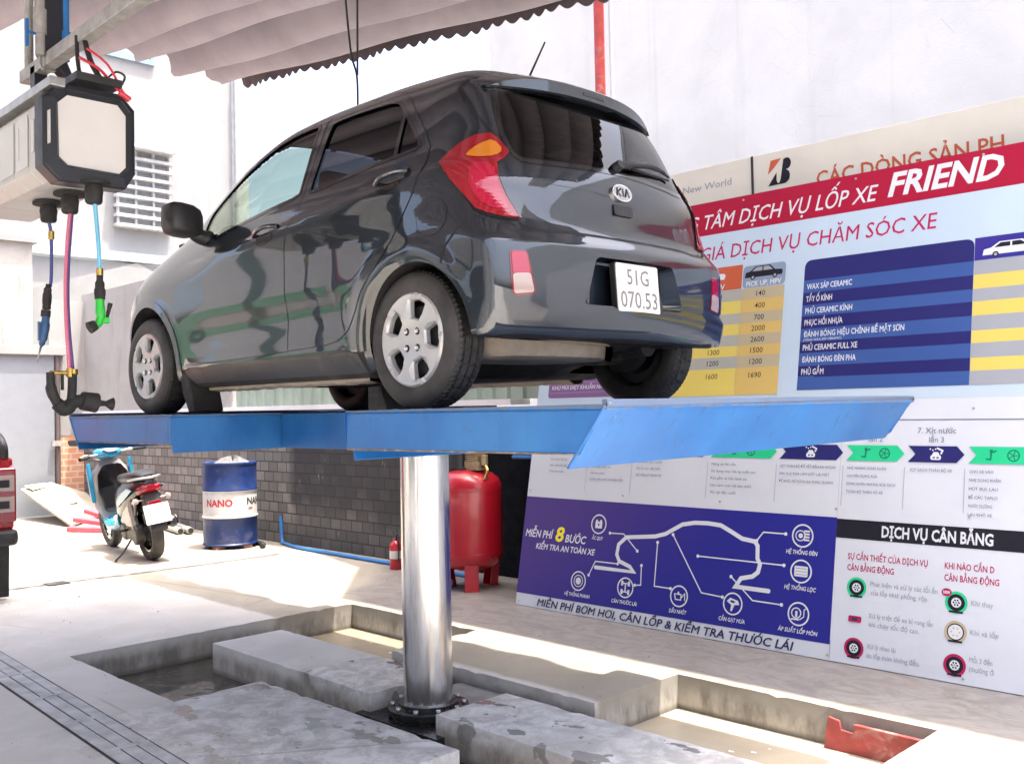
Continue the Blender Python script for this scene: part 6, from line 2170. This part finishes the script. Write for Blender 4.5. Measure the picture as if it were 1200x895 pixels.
    M = Matrix(((0, -1, 0), (.28, 0, .96), (-.96, 0, .28))).transposed().to_4x4()
    M.translation = Vector((-.325, 0, .47))
    p = MB().prism(fillet([(-.115, -.09), (.115, -.09), (.115, .09), (-.115, .09)], .008), -.003, 0, 0, M)
    pl = p.build('number_plate', simple('scooter_plate', (.62, .60, .58), .4, var=.04), t)
    b = MB()
    letters(b, '59-X1', 0, .012, .045, None, 0, .001, M=M, centre=True)
    letters(b, '731.06', 0, -.062, .05, None, 0, .001, M=M, centre=True)
    b.build('lettering', simple('scooter_plate_ink', (.16, .16, .17), .5), pl, weld=False)
    MB().box((-.30, -.06, .555), (-.262, .06, .585)).build('plate_lamp', 'lamp_red_deep', t, bevel=.006)
    for s in (-1, 1):
        MB().tube([(-.20, s*.06, .60), (-.22, s*.13, .60)], .008, 6).lathe([(0, -.03), (.025, -.02), (.028, .01), (0, .03)], 12, M=Matrix.Translation((-.22, s*.15, .60)) @ Matrix.Rotation(R(90), 4, 'Y')).build('indicator', 'lamp_white', t)
    # engine block, shock, exhaust on the right
    MB().box((-.06, -.02, .20), (.42, .13, .34)).cyl((.0, .06, .27), (.0, .15, .27), .10).cyl((.36, .06, .27), (.36, .14, .27), .085).build('engine', simple('engine_alloy', (.06, .058, .055), .45, .5, var=.3, scale=14), t, bevel=.02)
    MB().tube([(-.02, .12, .27), (.06, .12, .58)], .022, 8, smooth_path=False).tube([(-.01, .12, .33), (.05, .12, .54)], .034, 10, smooth_path=False).build('shock_absorber', 'steel', t)
    MB().cyl((-.28, -.14, .36), (.18, -.14, .28), .052, .046, 18).cyl((-.30, -.14, .363), (-.28, -.14, .36), .03, .052, 18).tube([(.18, -.14, .28), (.32, -.10, .22), (.42, 0, .24)], .018, 8).build('exhaust', 'gloss_black', t)
    MB().prism([(-.24, .34), (-.20, .405), (.06, .37), (.08, .30)], -.205, -.196, axis='Y').build('heat_shield', simple('shield_tan', (.50, .42, .30), .3, .6), t, bevel=.004)
    MB().tube([(.30, .08, .20), (.22, .20, .10), (.16, .30, .045), (.10, .31, .045)], .010, 6).build('side_stand', 'black_plastic', t)
    for y0, y1 in ((-.12, -.25), (.12, .22)):
        MB().cyl((.22, y0, .30), (.22, y1, .30), .012, n=8).build('footpeg', 'black_rubber', t)
    for s in (-1, 1):
        MB().prism([(-.14, .63), (.30, .50), (.46, .36), (.22, .27), (.05, .33), (-.06, .50)], s*.085, s*.125, axis='Y').build('side_cover', 'gloss_black', t, bevel=.015)
scooter()

# ================================================================== PICKUP (its rear corner shows at the left edge)
def pickup():
    t = empty('pickup_truck', (-4.42, -1.52, 0), (0, 0, 0), 'red pickup truck with black rear bumper and twin white lamp cells', 'truck')
    red = simple('pickup_red', (.42, .012, .018), .25, coat=.8, var=.05)
    b = MB()
    b.prism([(-1.75, .56), (0, .56), (.0, .62), (-.03, 1.13), (-1.75, 1.13)], .80, .925, axis='Y')
    b.prism([(-1.75, .56), (0, .56), (.0, .62), (-.03, 1.13), (-1.75, 1.13)], -.925, -.80, axis='Y')
    b.box((-1.75, -.80, .58), (-.02, .80, .66))
    b.build('bed', red, t, bevel=.025)
    MB().prism([(-.05, .64), (.012, .64), (.0, 1.12), (-.05, 1.12)], -.70, .70, axis='Y').build('tailgate', red, t, bevel=.015)
    c = MB().prism([(-1.77, .56), (-1.77, 1.16), (-1.95, 1.68), (-2.35, 1.76), (-3.0, 1.72), (-3.6, 1.20), (-4.75, 1.05), (-4.85, .80), (-4.80, .50)], -.90, .90, axis='Y')
    c.build('cab', red, t, bevel=.05)
    MB().prism([(-1.86, 1.20), (-1.99, 1.62), (-3.0, 1.64), (-3.45, 1.22)], -.906, .906, axis='Y').build('cab_window', 'gloss_black', t, bevel=.02)
    for s in (-1, 1):
        L = MB().prism([(-.02, .62), (.028, .62), (.02, 1.04), (-.10, 1.10), (-.10, .66)], s*.735, s*.932, axis='Y')
        lo = L.build('tail_lamp', 'lamp_red', t, bevel=.015)
        for z in (.70, .865):
            MB().box((.018, min(s*.755, s*.915), z), (.034, max(s*.755, s*.915), z+.125)).build('lamp_cell', 'lamp_white', lo, bevel=.01)
            MB().box((.0335, min(s*.785, s*.875), z+.03), (.037, max(s*.785, s*.875), z+.09)).build('bulb', 'black_plastic', lo, bevel=.006)
    MB().prism([(-.06, .43), (.06, .44), (.075, .50), (.055, .565), (-.06, .57)], -.935, .935, axis='Y').build('rear_bumper', 'black_plastic', t, bevel=.03)
    for s in (-1, 1):
        r = MB()
        r.tube([(-.05, s*.86, 1.12), (-.07, s*.86, 1.22), (-.22, s*.86, 1.30), (-.6, s*.86, 1.32)], .035, 10)
        r.box((-.5, s*.86-.03, 1.12), (-.42, s*.86+.03, 1.30))
        r.build('bed_rail', 'black_plastic', t)
    #, (-.07, .86, 1.22), (-.22, .86, 1.30), (-.6, .86, 1.32)], .035, 10)
    for x in (-.95, -3.9):
        for s in (-1, 1):
            w = bpy.data.objects.new('wheel', None); COL.objects.link(w); w.parent = t; w.location = (x, s*.80, .38); w.rotation_euler = (R(90), 0, 0)
            MB().lathe([(.22, .1), (.30, .125), (.365, .12), (.38, .09), (.38, -.09), (.365, -.12), (.30, -.125), (.22, -.1), (.22, .1)], 36).build('tyre', 'tyre', w)
            MB().lathe([(0, .06), (.10, .09), (.21, .08), (.22, .10)], 24).lathe([(.22, -.10), (.21, -.08), (.10, -.09), (0, -.06)], 24).build('rim', 'silver', w)
    for s in (-1, 1):
        MB().prism([(-.14, .02), (-.10, .02), (-.08, .46), (-.13, .46)], s*.66, s*.91, axis='Y').build('mud_flap', 'black_rubber', t, bevel=.004)
    MB().box((-4.6, -.5, .34), (-.1, .5, .56)).build('chassis', 'under_black', t)
pickup()

# ================================================================== ON THE GROUND AT LEFT
def boards():
    ply = simple('sun_bleached_board', (.40, .36, .30), .8, var=.1, scale=3, dirt=((.27, .21, .15), .5))
    def sheet(name, P, th, mat, label):
        m_ = MB()
        n_ = len(P)
        m_.add([(a, b, c) for a, b, c in P]+[(a, b, c-th) for a, b, c in P], [tuple(range(n_)), tuple(range(n_, 2*n_))[::-1]]+[(i, n_+i, n_+(i+1) % n_, (i+1) % n_) for i in range(n_)])
        return tag(m_.build(name, mat), label, name.replace('_', ' '))
    sheet('plywood_sheet', [(-11.0, 1.62, .43), (-9.21, 1.64, .05), (-10.2, 2.50, .06), (-11.0, 2.55, .31), (-11.0, 2.04, .50)], .03, ply, 'large pale plywood sheet propped from the ground against the grey gate')
    sheet('card_sheet', [(-10.85, 1.72, .425), (-9.95, 1.78, .235), (-10.25, 2.15, .25), (-10.95, 2.2, .41)], .008, simple('white_card', (.50, .495, .48), .8, var=.05), 'white card sheet lying on the propped plywood')
    sheet('paper_sheet', [(-10.97, 1.66, .475), (-10.75, 1.70, .425), (-10.80, 1.90, .45), (-10.98, 1.95, .50)], .006, simple('yellow_card', (.48, .44, .28), .8), 'small yellowish paper sheet on top of the propped plywood')
    pp = simple('pink_red_paint', (.62, .10, .13), .6, var=.15, scale=4)
    for k, (x, y, z, a, L, lab) in enumerate(((-8.55, 1.62, .035, 10, .30, 'pink-red plank lying flat on the ground, lowest of the heap'), (-8.75, 1.78, .10, 8, .32, 'pink-red plank sandwiched in the middle of the small heap'), (-8.95, 1.93, .17, 0, .26, 'pink-red plank lying on top of the small heap by the plywood'))):
        o = MB().box((-L, -.06, -.03), (L, .06, .03)).build('painted_plank', pp, bevel=.01)
        o.location = (x, y, z); o.rotation_euler = (R(4*k), R(5*k), R(a+18))
        tag(o, lab, 'plank', 'pink-red planks heaped on the ground')
boards()
o = MB().cyl((-1.46, 3.2, 0), (-1.46, 3.2, 7.5), .045, n=14).build('red_post', 'red_pole')
tag(o, 'rust flecked red steel post rising behind the car roof', 'post')
o = MB().cyl((-1.33, 3.22, 0), (-1.36, 3.22, 7.5), .018, n=10).build('conduit', 'white_plastic')
tag(o, 'thin white conduit running up beside the red post', 'conduit')
t = empty('backing_wall', (.8, 2.80, 0), (0, 0, 0), 'plain plaster wall carrying the cream sign behind the board', 'wall')
MB().box((-2.7, 0, 0), (6.2, .16, 3.10)).build('wall', 'white_wall', t)

def grit():
    rnd = random.Random(21)
    mb = MB()
    k = 0
    while k < 420:
        x, y = rnd.uniform(-6.5, 2.6), rnd.uniform(-1.9, 2.3)
        if in_pit(x, y) or in_pit(x+.03, y) or in_pit(x-.03, y) or in_pit(x, y+.03) or in_pit(x, y-.03):
            continue
        if y > 1.7 and x > -1.3:
            continue
        s = rnd.uniform(.002, .006) if rnd.random() < .93 else rnd.uniform(.007, .014)
        V = [(x+s*rnd.uniform(.6, 1.3)*math.cos(a), y+s*rnd.uniform(.6, 1.3)*math.sin(a), -.001) for a in (0, 1.26, 2.5, 3.8, 5)]
        V.append((x, y, s*rnd.uniform(.5, .9)))
        mb.add(V, [(i, (i+1) % 5, 5) for i in range(5)])
        k += 1
    tag(mb.build('grit', simple('grit_grey', (.22, .20, .17), .9, var=.4), weld=False), 'loose grit and crumbs scattered over the concrete floor', 'grit', kind='stuff')
grit()
